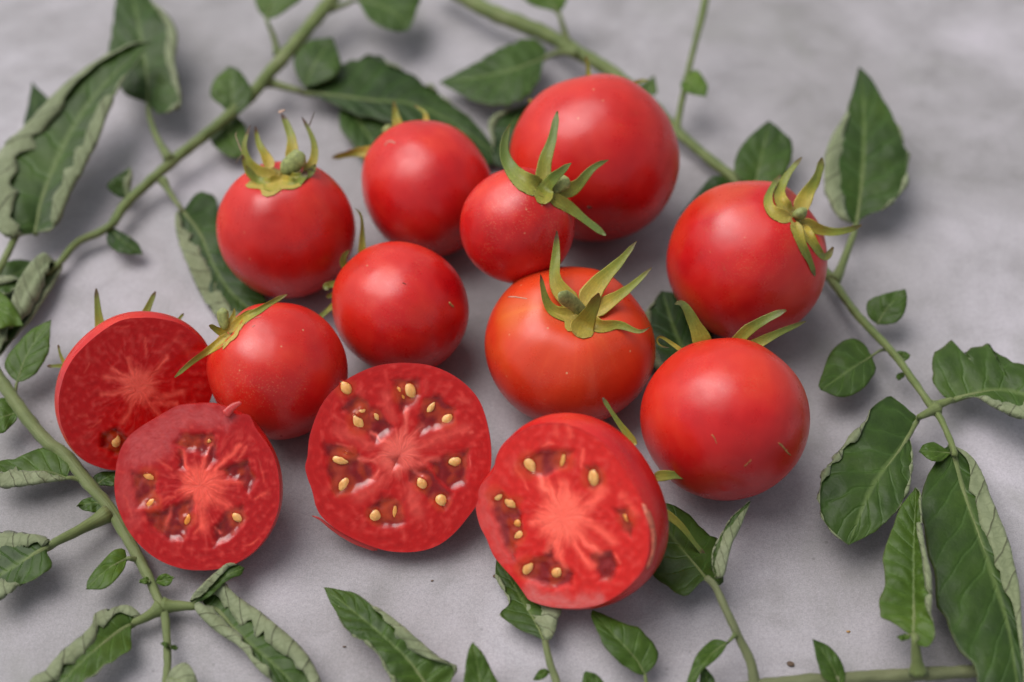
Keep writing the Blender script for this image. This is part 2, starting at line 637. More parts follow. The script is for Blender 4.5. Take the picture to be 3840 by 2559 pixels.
# ------------------------------------------------------------------ the slab
def slab():
    n = 2
    s, th = 1.5, .05
    V = [(-s, -s, 0), (s, -s, 0), (s, s, 0), (-s, s, 0), (-s, -s, -th), (s, -s, -th), (s, s, -th), (-s, s, -th)]
    F = [(0, 1, 2, 3), (7, 6, 5, 4), (0, 4, 5, 1), (1, 5, 6, 2), (2, 6, 7, 3), (3, 7, 4, 0)]
    o = mesh('table_top', V, F, M_CON, smooth=False)
    tag(o, 'pale grey concrete table top under the tomatoes and leaves', 'table top', kind='structure')


slab()

# ------------------------------------------------------------------ whole tomatoes
BODIES = []


def frame_from_axis(ax):
    z = Vector(ax).normalized()
    x = Vector((0, 0, 1)).cross(z)
    if x.length < .1:
        x = Vector((1, 0, 0))
    x.normalize()
    y = z.cross(x)
    return Matrix((x, y, z)).transposed()


def on_skin(info, p):
    """front intersection of the view ray with the fruit"""
    if 'bvh' not in info:
        me = info['body'].data
        Mw = info['root'].matrix_world
        vs = [Mw @ v.co for v in me.vertices]
        info['bvh'] = BVHTree.FromPolygons(vs, [tuple(q.vertices) for q in me.polygons])
    r = ray(p)
    hit, nn, i, d = info['bvh'].ray_cast(Vector(CAMLOC), Vector(r).normalized())
    return (np.array(hit), np.array(nn)) if hit is not None else None


def to_px(P):
    d = depth_of(P)
    return (W / 2 + np.dot(P - CAMLOC, RIGHT) / d * FPX, H / 2 - np.dot(P - CAMLOC, UP) / d * FPX)


def clear_of(info, V, gap=.00025):
    """lift vertices that would sink into the fruit back onto its skin"""
    out = []
    for p in V:
        q = to_px(p)
        h_ = on_skin(info, q)
        if h_ is not None:
            dh = depth_of(h_[0]) - gap
            if dh < depth_of(p):
                p = at_depth(q, dh)
        out.append(p)
    return out


def flat_strip(name, tile, pts, w, parent, m, dep, ddep=0.0, centre=None, rad=None, push=1, flat=.13, trough=.32, n=18,
               props=None, wend=None, clear=.0005, profile=None, k=12):
    """a sepal-like blade: path in photo pixels, given a depth along the view axis and pushed clear of the fruit"""
    kk = TILES[tile][2]
    P2 = resample(px(tile, pts), n)
    u = np.linspace(0, 1, n)
    P = []
    for i in range(n):
        d = dep + ddep * u[i] ** 1.4
        p = at_depth(P2[i], d)
        if centre is not None:
            C, Minv, info = centre
            if push > 0:                # keep clear of the skin in front
                h_ = on_skin(info, P2[i])
                if h_ is not None:
                    d = min(d, depth_of(h_[0]) - clear)
                    p = at_depth(P2[i], d)
            else:
                for _ in range(60):
                    q = Minv @ (p - C)
                    if np.linalg.norm(q) >= 1.0 + .02:
                        break
                    d += .0005
                    p = at_depth(P2[i], d)
        P.append(p)
    P = np.array(P)
    for _ in range(3):
        P[1:-1] = .25 * P[:-2] + .5 * P[1:-1] + .25 * P[2:]
    mp = dep * kk / FPX
    we = wend if wend is not None else w * .18
    if profile is None:
        lan = np.interp(u, [0, .08, .20, .45, .7, .9, 1], [.80, 1.0, .98, .60, .32, .14, 0])
        prof = lan * (w - we) + we
        prof = prof * (1 + .07 * np.array([nz(uu * 6, w, len(pts)) for uu in u]))
    else:
        prof = interp(profile, u) * w
    R = prof * mp * .5
    R[-1] *= .35
    R[-2] *= .75
    R[0] *= .55
    R[1] *= .85
    T3 = np.gradient(P, axis=0)
    Tp = T3 - np.outer(T3 @ TOW, TOW)
    for _ in range(2):
        Tp[1:-1] = .25 * Tp[:-2] + .5 * Tp[1:-1] + .25 * Tp[2:]
    side_ = np.array([nrm(np.cross(t_, TOW)) for t_ in Tp])
    ref = np.array([nrm(np.cross(sd0, nrm(t_))) for sd0, t_ in zip(side_, T3)])
    if profile is None:
        T_ = np.gradient(P, axis=0)
        tw = .55 * nz(w * .37, pts[0][0] * .11) + np.array([.9 * nz(uu * 2.2, w * .21 + pts[-1][0] * .013) for uu in u])
        for i in range(n):
            tw[i] *= min(1.0, u[i] * 2.2)
            sd_ = nrm(np.cross(nrm(T_[i]), ref[i]))
            ref[i] = nrm(ref[i] * math.cos(tw[i]) + sd_ * math.sin(tw[i]))
        flat = min(flat, .11)
    V, F, UV = tube_geo(P, R, k, ref, flat, trough=trough, rough=.10, seed=w)
    if centre is not None and push > 0:
        V = clear_of(centre[2], V)
    o = mesh(name, V, F, m, parent, UV)
    for a, b in (props or {}).items():
        o[a] = b
    return o, P


def tomato(label, cx, cy, r, ax, asp=1.0, z=None, seed=0.0, orange=.3, patch=0.0, freckle=.35, rust=.3, lobes=.012):
    """cx, cy, r in photo pixels; ax = stem axis in the view frame (right, up, towards camera)"""
    axis = nrm(RIGHT * ax[0] + UP * ax[1] + TOW * ax[2])
    lift = z
    zc = .025
    for _ in range(30):
        c = at_z((cx, cy), zc)
        # perspective silhouette: radius seen = R/sqrt(d^2-R^2)
        d = depth_of(c)
        R = r / FPX * d
        R = R / math.sqrt(1 + (R / d) ** 2)
        # r is the mean silhouette radius
        s2 = ax[2] / np.linalg.norm(ax)
        a_over = math.sqrt((asp ** 2) * (1 - s2 ** 2) + s2 ** 2)
        b = R / math.sqrt(a_over)
        a = b * asp
        zmin = math.sqrt(a * a * axis[2] ** 2 + b * b * (1 - axis[2] ** 2))
        zc = (zmin if lift is None else lift)
    rot = frame_from_axis(axis)
    root = empty('tomato', c, rot)
    tag(root, label, 'tomato', 'whole ripe tomatoes in the heap')
    nphi, nth = 56, 80
    V = []
    Rm = np.array(rot)
    for i in range(nphi):
        ph = math.pi * i / (nphi - 1)
        for j in range(nth):
            th = 2 * math.pi * j / nth
            rho, zz = math.sin(ph), math.cos(ph)
            ex = .94
            rho = math.copysign(abs(rho) ** ex, rho)
            zz = zz - .13 * math.exp(-(ph / .30) ** 2) + .035 * math.exp(-((ph - .5) / .28) ** 2)
            zz = zz + .03 * math.exp(-((math.pi - ph) / .25) ** 2) - .05 * math.exp(-((math.pi - ph) / .07) ** 2) * .4
            lob = 1 + lobes * math.cos(5 * th + seed) * math.exp(-((ph - .55) / .6) ** 2) * 2.2 + lobes * .6 * math.cos(3 * th + seed * 2) * math.sin(ph)
            q = Vector((rho * math.cos(th) * 1.3 + seed * 3, rho * math.sin(th) * 1.3, zz * 1.3))
            bulge = 1 + .022 * mnoise.noise(q)
            L = np.array([rho * math.cos(th) * lob * b, rho * math.sin(th) * lob * b, zz * a]) * bulge
            V.append(np.array(c) + Rm @ L)
    F = grid_faces(nphi, nth, True, True)
    V = np.array(V)
    if lift is None:
        sink = V[:, 2].min()
        V[:, 2] -= sink - .0002
    o = mesh('fruit_body', V, F, M_SKIN, root)
    for k_, v_ in (('seed', seed), ('orange', orange), ('patch', patch), ('freckle', freckle), ('rust', rust)):
        o[k_] = float(v_)
    Minv = np.array((rot @ Matrix.Diagonal((b, b, a))).inverted())
    info = dict(root=root, c=np.array(c), a=a, b=b, axis=axis, Minv=Minv, body=o, R=R)
    BODIES.append((label, np.array(c), b, a))
    return info


def calyx(info, tile, centre_px, sepals, stub=None, hidden=False, yellow=.4, dry=.6, boss=.22):
    root, c, a, axis = info['root'], info['c'], info['a'], info['axis']
    anchor = c + axis * a * .90
    dep = depth_of(anchor)
    kk = TILES[tile][2]
    # small boss that carries the sepals
    k = 30
    V, F = [], []
    rr = info['b'] * boss
    rot = np.array(frame_from_axis(axis))
    for i, (f, hgt) in enumerate([(1.0, .0), (.9, .06), (.6, .10), (.25, .12), (.0, .125)]):
        for j in range(k):
            th = 2 * math.pi * j / k
            w_ = f * rr * (1 + .22 * math.cos(5 * th + 1.0))
            V.append(anchor + rot @ np.array([w_ * math.cos(th), w_ * math.sin(th), hgt * rr * 1.6 - .0008]))
    F = grid_faces(5, k, True)
    if not hidden:
        V = clear_of(info, V, .0004)
    cal = mesh('calyx', V, F, M_SEP, root, [(.02, .5)] * len(V))
    cal['yellow'] = float(yellow)
    cal['dry'] = 0.0
    cen = (c, info['Minv'], info)
    push = -1 if hidden else 1
    for s in sepals:
        pts, w = s[0], s[1]
        we = s[2] if len(s) > 2 else None
        dd = s[3] if len(s) > 3 else 0.0
        yy = s[4] if len(s) > 4 else yellow
        dr = s[5] if len(s) > 5 else dry
        flat_strip('sepal', tile, pts, w, cal, M_SEP, dep - .001, dd, cen, push=push, wend=we, props={'yellow': float(yy), 'dry': float(dr)})
    if stub:
        pts, w, dd = stub
        o, P = flat_strip('stem_stub', tile, pts, w, root, M_STUB, dep - .0015, dd, None, flat=.62, trough=0, n=14,
                          profile=[.55, .8, .95, 1.0, 1.0, .8], props={'yellow': .45, 'dry': 0.0}, k=14)
    return cal


def curls(info, tile, items, off=-.002):
    dep = depth_of(info['c'] + info['axis'] * info['a'] * .9) + off
    for pts, w, m in items:
        flat_strip('dried_tip', tile, pts, w, info['root'], m, dep, 0.0, None, flat=.8, trough=0, n=14, wend=w * .5, k=6)


G = {}
G['T3'] = tomato('largest whole tomato, blurred at the back behind the small one', 2229, 599, 312, (.02, .84, -.50), .93, seed=3.1, orange=.25, freckle=.1)
G['T2'] = tomato('oval tomato left of the largest, yellowed sepals behind its top', 1604, 712, 250, (-.50, .76, -.40), 1.07, seed=5.7, orange=.1, freckle=.12, lobes=.006)
G['T1'] = tomato('tomato at the upper left crowned by upright yellow-green curling sepals with brown tips', 1075, 866, 255, (-.09, .80, .59), .97, seed=1.3, orange=.10, freckle=.12)
G['T6'] = tomato('tomato right above the star-seeded half, stem end turned away left', 1505, 1160, 250, (-.80, .45, -.38), 1.05, seed=8.2, orange=.3, freckle=.3, rust=.15)
G['T7'] = tomato('tomato with a long straight yellow sepal across its left shoulder', 1044, 1395, 255, (-.71, .62, .33), 1.0, seed=2.4, orange=.2, freckle=.42, rust=.3)
G['T5'] = tomato('tomato at far right, star calyx on its upper right side', 2797, 983, 297, (.66, .57, .49), .98, seed=6.6, orange=.02, freckle=.3, patch=.18, rust=.8)
G['T8'] = tomato('orange-tinged flattened tomato with an open calyx on top, in the middle of the heap', 2135, 1296, 310, (.10, .55, .83), .76, seed=4.4, orange=.80, patch=.45, freckle=.35, lobes=.02)
G['T9'] = tomato('lower right whole tomato with thin corky scratches on its front', 2720, 1575, 308, (.06, .80, -.45), .93, seed=9.5, orange=.35, freckle=.25)
G['T4'] = tomato('smallest whole tomato, propped on its neighbours, with five green pointed sepals', 1941, 848, 214, (.55, .66, .51), 1.0, z=.0405, seed=7.7, orange=.05, freckle=.5, lobes=.006)

calyx(G['T1'], 'k1', (900, 1250), [
    ([(760, 1120), (640, 900), (530, 680), (480, 420)], 200, 40, .004, .85, 1),
    ([(1060, 1000), (1110, 780), (1070, 540), (930, 220)], 210, 90, .006, .6, 1),
    ([(1300, 1230), (1460, 1020), (1480, 750), (1400, 520), (1265, 270)], 170, 40, .002, .5, 1),
    ([(850, 1280), (480, 1150), (290, 840), (330, 600), (400, 400)], 230, 30, .002, .6, 1),
    ([(640, 1370), (400, 1250), (300, 1040), (270, 910)], 150, 50, -.002, 1.0, 1),
    ([(900, 1340), (1130, 1390), (1270, 1300), (1335, 1165)], 240, 100, -.003, .6, 1),
    ([(930, 1330), (700, 1400), (470, 1290), (320, 1080)], 270, 60, -.003, .6, 0),
    ([(900, 1230), (1150, 1290), (1400, 1220), (1490, 1060)], 190, 100, -.001, .5, 0)],
    ([(930, 1200), (1100, 1050), (1300, 900)], 330, -.003), yellow=.6, boss=.36)
curls(G['T1'], 'k1', [([(250, 850), (175, 650), (140, 560), (175, 515)], 17, M_PALE), ([(275, 900), (205, 955), (150, 1050)], 26, M_DRY),
                      ([(1350, 1155), (1410, 1135), (1470, 1175), (1560, 1165)], 24, M_DRY), ([(1385, 420), (1440, 270), (1480, 170)], 24, M_DRY),
                      ([(870, 190), (930, 165), (985, 145)], 50, M_PALE)])
calyx(G['T4'], 'k2', (620, 980), [
    ([(560, 960), (300, 870), (120, 640), (90, 430), (165, 205)], 250, 45, .003),
    ([(560, 930), (560, 700), (660, 400), (722, 55)], 190, 60, .004),
    ([(530, 1140), (590, 960), (700, 820), (885, 668)], 230, 45, -.010),
    ([(700, 1000), (920, 960), (1080, 780), (1200, 680), (1320, 628)], 190, 35, .002),
    ([(640, 1060), (850, 1180), (1050, 1340), (1290, 1515)], 165, 70, .0)],
    ([(640, 1010), (740, 930), (860, 860)], 180, -.003), yellow=.05, dry=.1)
calyx(G['T5'], 'k3', (540, 800), [
    ([(450, 820), (220, 720), (195, 540), (335, 300)], 160, 45, .003),
    ([(450, 740), (320, 560), (400, 330), (585, 95)], 160, 45, .005, .6),
    ([(540, 740), (650, 520), (760, 340), (822, 100)], 200, 65, .004, .6),
    ([(580, 850), (850, 965), (1050, 970), (1290, 895)], 150, 45, .004, .55),
    ([(570, 880), (740, 1130), (860, 1295), (955, 1150)], 140, 60, .0, .75),
    ([(500, 860), (580, 1110), (680, 1320), (742, 1492)], 150, 50, -.001, .4)],
    ([(535, 810), (550, 780), (565, 735)], 190, -.006), yellow=.5, dry=.5)
calyx(G['T7'], 'k4', (960, 690), [
    ([(960, 740), (1200, 540), (1450, 400), (1700, 240), (1955, 115)], 165, 60, .004, .9, 0),
    ([(980, 780), (800, 940), (600, 1070), (350, 1250), (65, 1505)], 165, 55, -.007, .85, 0),
    ([(950, 760), (820, 730), (700, 650), (645, 635)], 170, 70, -.003, .5, 0),
    ([(1000, 640), (1060, 450), (1070, 340)], 150, 20, .004, 1, 0),
    ([(1060, 600), (1250, 430), (1420, 365)], 100, 30, .004, 1, 0)],
    ([(915, 700), (880, 520), (870, 340)], 200, -.001), yellow=.95)
calyx(G['T8'], 'k5', (600, 1130), [
    ([(520, 1150), (260, 1080), (160, 940), (90, 610)], 190, 28, -.004, .6, 1),
    ([(540, 1030), (290, 720), (290, 380), (300, 55)], 250, 45, .004, .75, .8),
    ([(640, 1000), (850, 700), (1080, 480), (1320, 190)], 280, 30, .006, .75, .6),
    ([(740, 1120), (1050, 910), (1250, 770), (1515, 525)], 210, 30, .004, .75, .7),
    ([(560, 1400), (650, 1240), (760, 1050), (830, 850)], 330, 80, -.014, .6, 0),
    ([(680, 1160), (860, 1290), (1050, 1245), (1200, 1290), (1370, 1360), (1490, 1285)], 190, 18, -.004, .75, .8)],
    ([(660, 1110), (490, 970), (330, 860)], 195, -.010), yellow=.7)
calyx(G['T6'], 'k6', None, [
    ([(560, 880), (550, 500), (548, 250), (520, 150), (455, 108)], 120, 12, -.004),
    ([(450, 1000), (310, 850), (315, 730), (385, 655)], 150, 40, -.004),
    ([(380, 1080), (190, 1105), (60, 1125), (110, 1175)], 130, 60, -.004),
    ([(280, 1220), (180, 1240), (80, 1270)], 110, 50, -.002),
    ([(240, 1320), (110, 1440), (-40, 1570)], 80, 60, .002)], hidden=True, yellow=.35, dry=.2)
calyx(G['T9'], 'k7', None, [
    ([(880, 800), (770, 520), (640, 270), (530, 140), (465, 185)], 250, 60, -.003),
    ([(1200, 820), (1400, 560), (1650, 400), (1955, 262)], 190, 80, -.004),
    ([(1350, 830), (1700, 640), (2000, 500), (2215, 412)], 170, 40, .003),
    ([(640, 860), (440, 720), (300, 620), (240, 595), (208, 660), (260, 745), (385, 765)], 60, 18, .002, .5, 1)], hidden=True, yellow=.25, dry=.5)
calyx(G['T2'], 'B', None, [
    ([(420, 920), (390, 800), (371, 682)], 90, 18, .002, 1.0, .4), ([(590, 870), (585, 770), (510, 712)], 50, 12, .002, 1.0, .3),
    ([(280, 1035), (120, 1030), (-45, 1068)], 90, 30, .0, 1.0, .3)],
    ([(370, 930), (340, 890), (315, 850)], 75, 0), hidden=True, yellow=1.0)
calyx(G['T3'], 'B', None, [
    ([(1700, 600), (1685, 470), (1672, 380)], 44, 22, .0, 1.0, .3), ([(1950, 585), (2030, 550), (2095, 545)], 34, 16, .0, .9, .3),
    ([(1380, 710), (1320, 690), (1275, 675)], 40, 20, 0, 1.0, .5)], hidden=True, yellow=1.0)


def scar(info, name, tile, pts, w, m, parent=None, wend=None):
    P2 = resample(px(tile, pts), 12)
    hs_ = [on_skin(info, p) for p in P2]
    hs_ = [h for h in hs_ if h]
    if len(hs_) < 3: return
    P = np.array([h[0] + h[1] * .00008 for h in hs_])
    n = len(P)
    d = depth_of(P[0])
    R = np.linspace(1, .6 if wend is None else wend / w, n) * w * (.36 if wend is None else .5) * TILES[tile][2] / FPX * d
    R[0] *= .5
    R[-1] *= .5
    V, F, UV = tube_geo(P, R, 7, np.array([h[1] for h in hs_]), .5, rough=.7, seed=pts[0][0])
    o = mesh(name, V, F, m, parent or info['root'], UV)
    return o


for pts, w in (([(232, 1405), (250, 1428), (258, 1445), (268, 1468)], 9), ([(685, 1462), (705, 1480), (722, 1500), (745, 1530), (768, 1548)], 16),
               ([(690, 1478), (712, 1468)], 6), ([(735, 1515), (752, 1500)], 6)):
    scar(G['T9'], 'skin_scar', 'F', pts if len(pts) > 2 else [pts[0], ((pts[0][0] + pts[1][0]) / 2, (pts[0][1] + pts[1][1]) / 2), pts[1]], w, M_SCAR)
scar(G['T9'], 'skin_scar', 'I', [(452, 108), (475, 88), (500, 64)], 13, M_SCAR)
scar(G['T8'], 'skin_scar', 'E', [(1145, 478), (1190, 476), (1275, 490)], 12, M_PALE)
scar(G['T6'], 'skin_scar', 'E', [(745, 512), (760, 530), (778, 545)], 26, M_SCAR)
scar(G['T6'], 'skin_scar', 'E', [(432, 380), (443, 385), (456, 392)], 9, M_DRY)
scar(G['T3'], 'skin_scar', 'B', [(1680, 1400), (1695, 1403), (1712, 1405)], 32, M_DRY)
scar(G['T2'], 'skin_scar', 'B', [(310, 990), (340, 955), (385, 970)], 12, M_PALE)
for pts in ([(1400, 520), (1450, 500), (1520, 490)], [(1250, 620), (1290, 580), (1330, 560)], [(1370, 660), (1395, 640), (1420, 625)], [(1170, 710), (1185, 700), (1200, 680)]):
    scar(G['T7'], 'skin_scar', 'k4', pts, 16, M_PALE)

# ------------------------------------------------------------------ cut halves
HALF = {}


def in_poly(X, Y, poly):
    """signed distance, negative inside"""
    P = np.array(poly, float)
    Q = np.roll(P, -1, 0)
    d = np.full(X.shape, 1e9)
    ins = np.zeros(X.shape, bool)
    for (x1, y1), (x2, y2) in zip(P, Q):
        ex, ey = x2 - x1, y2 - y1
        t = np.clip(((X - x1) * ex + (Y - y1) * ey) / (ex * ex + ey * ey), 0, 1)
        d = np.minimum(d, np.hypot(X - x1 - t * ex, Y - y1 - t * ey))
        cond = ((y1 > Y) != (y2 > Y)) & (X < (x2 - x1) * (Y - y1) / (y2 - y1 + 1e-9) + x1)
        ins ^= cond
    return np.where(ins, -d, d)


def sstep(a, b, x):
    t = np.clip((x - a) / (b - a), 0, 1)
    return t * t * (3 - 2 * t)


vnoise = np.vectorize(nz)


def half(key, label, tile, outline, nview, depth_ratio, phi0, core, locules, seeds, base=(.52, .010, .008), corecol=(.74, .11, .08),
         loc_depth=.0010, seed=0.0, core_r=250, arms=7, arm_len=.8, orange=.2, lip_sheen_col=None, strokes=()):
    K = TILES[tile][2]
    n = nrm(RIGHT * nview[0] + UP * nview[1] + TOW * nview[2])
    ol = outline + [outline[0]]
    O = resample(ol, 181)[:-1]
    cxy = O.mean(0)
    nb = 26
    psi = np.linspace(-phi0, math.pi / 2, nb)

    def body(dc):
        c = at_depth(px(tile, [cxy])[0], dc)
        E = np.array([at_plane(p, c, n) for p in px(tile, O)])
        D = E - c
        rad = np.linalg.norm(D, axis=1)
        rm = rad.mean()
        sm = rad.copy()
        for _ in range(60):
            sm = .25 * np.roll(sm, 1) + .5 * sm + .25 * np.roll(sm, -1)
        rings = []
        for p in psi:
            g = math.cos(p) / math.cos(phi0)
            h = (math.sin(p) + math.sin(phi0)) / (1 + math.sin(phi0))
            bl = min(1, h * 4)
            rr = rad * (1 - bl) + sm * bl
            rings.append(c + D / rad[:, None] * (rr * g)[:, None] - n * (h * rm * depth_ratio))
        return c, E, np.array(rings), rm

    lo, hi = .30, .60
    for _ in range(40):
        md = (lo + hi) / 2
        if body(md)[2][:, :, 2].min() > .0003:
            lo = md
        else:
            hi = md
    c, E, rings, rm = body(lo)
    rot = frame_from_axis(-n)
    root = empty('tomato_half', c, rot)
    tag(root, label, 'cut tomato', 'tomato halves lying cut side up')
    nk = len(O)
    F = grid_faces(nb, nk, True)
    sk = mesh('skin', rings.reshape(-1, 3), F, M_SKIN, root)
    for k_, v_ in (('seed', seed), ('orange', orange), ('patch', 0), ('freckle', .3), ('rust', .0)):
        sk[k_] = float(v_)
    # ---- the cut face
    nr = 78
    rho = np.linspace(1, 0, nr) ** .85
    PX = cxy[0] + (O[:, 0] - cxy[0])[None, :] * rho[:, None]
    PY = cxy[1] + (O[:, 1] - cxy[1])[None, :] * rho[:, None]
    P3 = c + (E - c)[None] * rho[:, None, None]
    s_ = 700.0 / max(np.ptp(O[:, 0]), 1) * 2
    qx, qy = PX * .012 + seed, PY * .012
    wx = 26 * vnoise(qx, qy, 1.3) + 10 * vnoise(qx * 3, qy * 3, 4.3)
    wy = 26 * vnoise(qx, qy, 7.7) + 10 * vnoise(qx * 3, qy * 3, 9.1)
    X, Y = PX + wx, PY + wy
    lm = np.zeros(PX.shape)
    for poly in locules:
        lm = np.maximum(lm, sstep(20, -30, in_poly(X, Y, poly)))
    th = np.arctan2(Y - core[1], X - core[0])
    rc = np.hypot(X - core[0], Y - core[1])
    # radial arms of the core
    streak = vnoise(np.cos(th) * 4.2 + seed, np.sin(th) * 4.2, rc * .0016) * .5 + .5
    fine = vnoise(np.cos(th) * 11 + seed, np.sin(th) * 11, rc * .004) * .5 + .5
    arm = .5 + .5 * np.cos(arms * th + seed)
    reach = core_r * (.62 + arm_len * (.55 * streak + .25 * fine + .20 * arm))
    cm = sstep(1.15, .45, rc / reach) * (1 - .75 * lm)
    fl = vnoise(PX * .02 + seed, PY * .02, 0) * .5 + .5
    fl2 = vnoise(PX * .06, PY * .06 + seed, 3) * .5 + .5
    base = np.array(base)
    col = base[None, None] * (.82 + .36 * fl[..., None])
    wall = sstep(.80, .93, rho)[:, None] * np.ones_like(PX)
    pale = np.array((.62, .060, .046))
    rstreak = vnoise(np.cos(th) * 16 + seed, np.sin(th) * 16, rc * .006) * .5 + .5
    septa = .85 * sstep(.50, .80, rstreak) * sstep(.97, .80, rho)[:, None]
    flecks = .4 * sstep(.60, .80, vnoise(PX * .05 + seed, PY * .05, 2.2) * .5 + .5) * sstep(.70, .86, rho)[:, None]
    pm = np.clip(.62 * septa + .55 * sstep(.55, .8, fl) + .6 * flecks, 0, 1)
    col = col * (1 - .75 * pm[..., None]) + pale * .75 * pm[..., None]
    loc = np.array((.18, .001, .001))[None, None] * np.ones_like(col)
    amber = sstep(.48, .72, vnoise(PX * .011 + 5, PY * .011, seed) * .5 + .5)
    loc = loc * (1 - amber[..., None] * .7) + np.array((.40, .035, .002)) * amber[..., None] * .7
    col = col * (1 - lm[..., None] * .92) + loc * lm[..., None] * .92
    cc = np.array(corecol)[None, None] * (.70 + .55 * (.5 * fine + .5 * rstreak)[..., None])
    col = col * (1 - cm[..., None]) + cc * cm[..., None]
    for st_ in strokes:                 # pale fibres that run out from the core
        x1, y1, x2, y2, w_ = st_[:5]
        k_ = st_[5] if len(st_) > 5 else .8
        ex_, ey_ = x2 - x1, y2 - y1
        Xs, Ys = PX + .7 * wx, PY + .7 * wy
        t_ = np.clip(((Xs - x1) * ex_ + (Ys - y1) * ey_) / (ex_ * ex_ + ey_ * ey_), 0, 1)
        d_ = np.hypot(Xs - x1 - t_ * ex_, Ys - y1 - t_ * ey_)
        q = k_ * np.exp(-(d_ / w_) ** 2) * (.45 + .75 * fine)
        q = np.clip(q, 0, 1)[..., None]
        col = col * (1 - q) + cc * 1.08 * q
    rim = sstep(.965, 1.0, rho)[:, None]
    col = col * (1 - .5 * rim[..., None]) + np.array((.50, .02, .02)) * .5 * rim[..., None]
    if lip_sheen_col:  # pale flesh lips, plus sky sheen painted into the face colour
        for poly, lc, ww in lip_sheen_col:
            q = sstep(70, -90, in_poly(X + 1.5 * wx, Y + 1.5 * wy, poly)) * ww * (.35 + .9 * fl2)
            q = np.clip(q, 0, 1)[..., None]
            col = col * (1 - q) + np.array(lc) * q
    for s in seeds:
        d2 = np.hypot(X - s[0], Y - s[1]) / (s[2] * .75)
        q = sstep(1.25, .7, d2)[..., None] * .42
        col = col * (1 - q) + np.array((.52, .06, .012)) * q
    sm_ = np.zeros(PX.shape)
    for poly in locules:
        sm_ = np.maximum(sm_, sstep(34, -52, in_poly(PX + .45 * wx, PY + .45 * wy, poly)))
    disp = -sm_ * loc_depth + cm * .00010 * (fine + streak) * (1 - sm_) + .00014 * (fl - .5) + .00004 * (fl2 - .5) + .00010 * (rstreak - .5) * (1 - sm_)
    for s in seeds:
        dd_ = np.hypot(X - s[0], Y - s[1]) / (s[2] * .5)
        disp = disp + .0005 * np.exp(-(dd_ / 1.2) ** 2) * sm_
    gl = vnoise(PX * .016 + 3, PY * .016, seed + 4)
    disp = disp + .00035 * gl * sm_
    disp *= sstep(1.0, .93, rho)[:, None]
    disp -= .0004 * sstep(.97, 1.0, rho)[:, None] * 0
    V = (P3 + n * disp[..., None]).reshape(-1, 3)
    wet = np.clip(lm * 1.0 + .45 * sstep(.35, .75, fl) + .05, 0, 1) * (1 - .45 * cm * (1 - lm))
    Ff = grid_faces(nr, nk, True, True)
    face = mesh('cut_face', V, Ff, M_FLESH, root, attrs={'wet': wet.ravel()}, col=np.clip(col, 0, 1).reshape(-1, 3))
    # ---- seeds
    for s in seeds:
        x, y, ln, wd, ang = s[:5]
        am = s[5] if len(s) > 5 else .15
        a = math.radians(ang)
        q = in_poly(np.array([[x]]), np.array([[y]]), outline)[0, 0]
        inloc = max([0] + [float(sstep(22, -26, in_poly(np.array([[x]]), np.array([[y]]), pl))[0, 0]) for pl in locules])
        p0 = at_plane(px(tile, [(x, y)])[0], c, n)
        p1 = at_plane(px(tile, [(x + math.cos(a) * ln / 2, y + math.sin(a) * ln / 2)])[0], c, n)
        p2 = at_plane(px(tile, [(x - math.sin(a) * wd / 2, y + math.cos(a) * wd / 2)])[0], c, n)
        ex, ey = (p1 - p0) * .98, (p2 - p0) * .98
        tt = np.linalg.norm(ey) * .48
        ctr = p0 + n * (-.75 * loc_depth * inloc - tt * .05)

        def ell(sc, sz):
            Vs = []
            for i in range(11):
                ph = math.pi * i / 10
                for j in range(14):
                    t2 = 2 * math.pi * j / 14
                    xx = math.cos(ph)
                    tap = 1 - .38 * max(0, xx) ** 1.3
                    Vs.append(ctr + ex * xx * sc + (ey * math.cos(t2) + n * tt * math.sin(t2) * sz) * math.sin(ph) * tap * sc)
            return Vs
        so_ = mesh('seed', ell(1.0, 1.0), grid_faces(11, 14, True), M_SEED, root)
        so_['amber'] = float(am)
        g_ = mesh('seed_jelly', ell(1.28, 1.25), grid_faces(11, 14, True), M_GEL, so_)
    HALF[key] = dict(root=root, c=c, n=n, rm=rm, body=sk, dr=depth_ratio)
    return HALF[key]


half('C1', 'dark red cut half at far left, solid face with one seed showing', 'c1',
     [(720, 60), (620, 85), (500, 150), (380, 240), (280, 330), (190, 430), (120, 550), (80, 660), (55, 780), (50, 900), (70, 1040), (110, 1150),
      (180, 1280), (280, 1380), (400, 1440), (530, 1475), (660, 1478), (820, 1430), (1000, 1330), (1180, 1200), (1330, 1050), (1430, 900), (1490, 740),
      (1500, 580), (1480, 430), (1430, 330), (1380, 260), (1290, 180), (1180, 110), (1050, 75), (900, 55)],
     (.36, -.20, .90), 1.0, math.radians(15), (800, 700), [[(460, 1150), (600, 1080), (720, 1200), (700, 1330), (560, 1340), (450, 1260)]],
     [(590, 1215, 120, 85, -75)], base=(.50, .002, .002), corecol=(.84, .12, .08), core_r=200, arms=8, arm_len=.7, seed=2.2,
     strokes=[(450, 780, 690, 740, 26), (480, 600, 720, 640, 26), (540, 530, 740, 620, 20), (700, 430, 760, 620, 20), (890, 650, 1050, 430, 26), (860, 250, 870, 420, 12, .5),
              (1200, 760, 980, 800, 30), (1150, 860, 950, 850, 22), (970, 950, 900, 850, 20), (640, 1020, 760, 850, 24), (230, 970, 320, 975, 12, .5), (330, 1080, 440, 1020, 10, .5),
              (300, 560, 340, 470, 8, .4), (520, 150, 700, 130, 8, .3), (1150, 250, 1300, 420, 30, .25)])
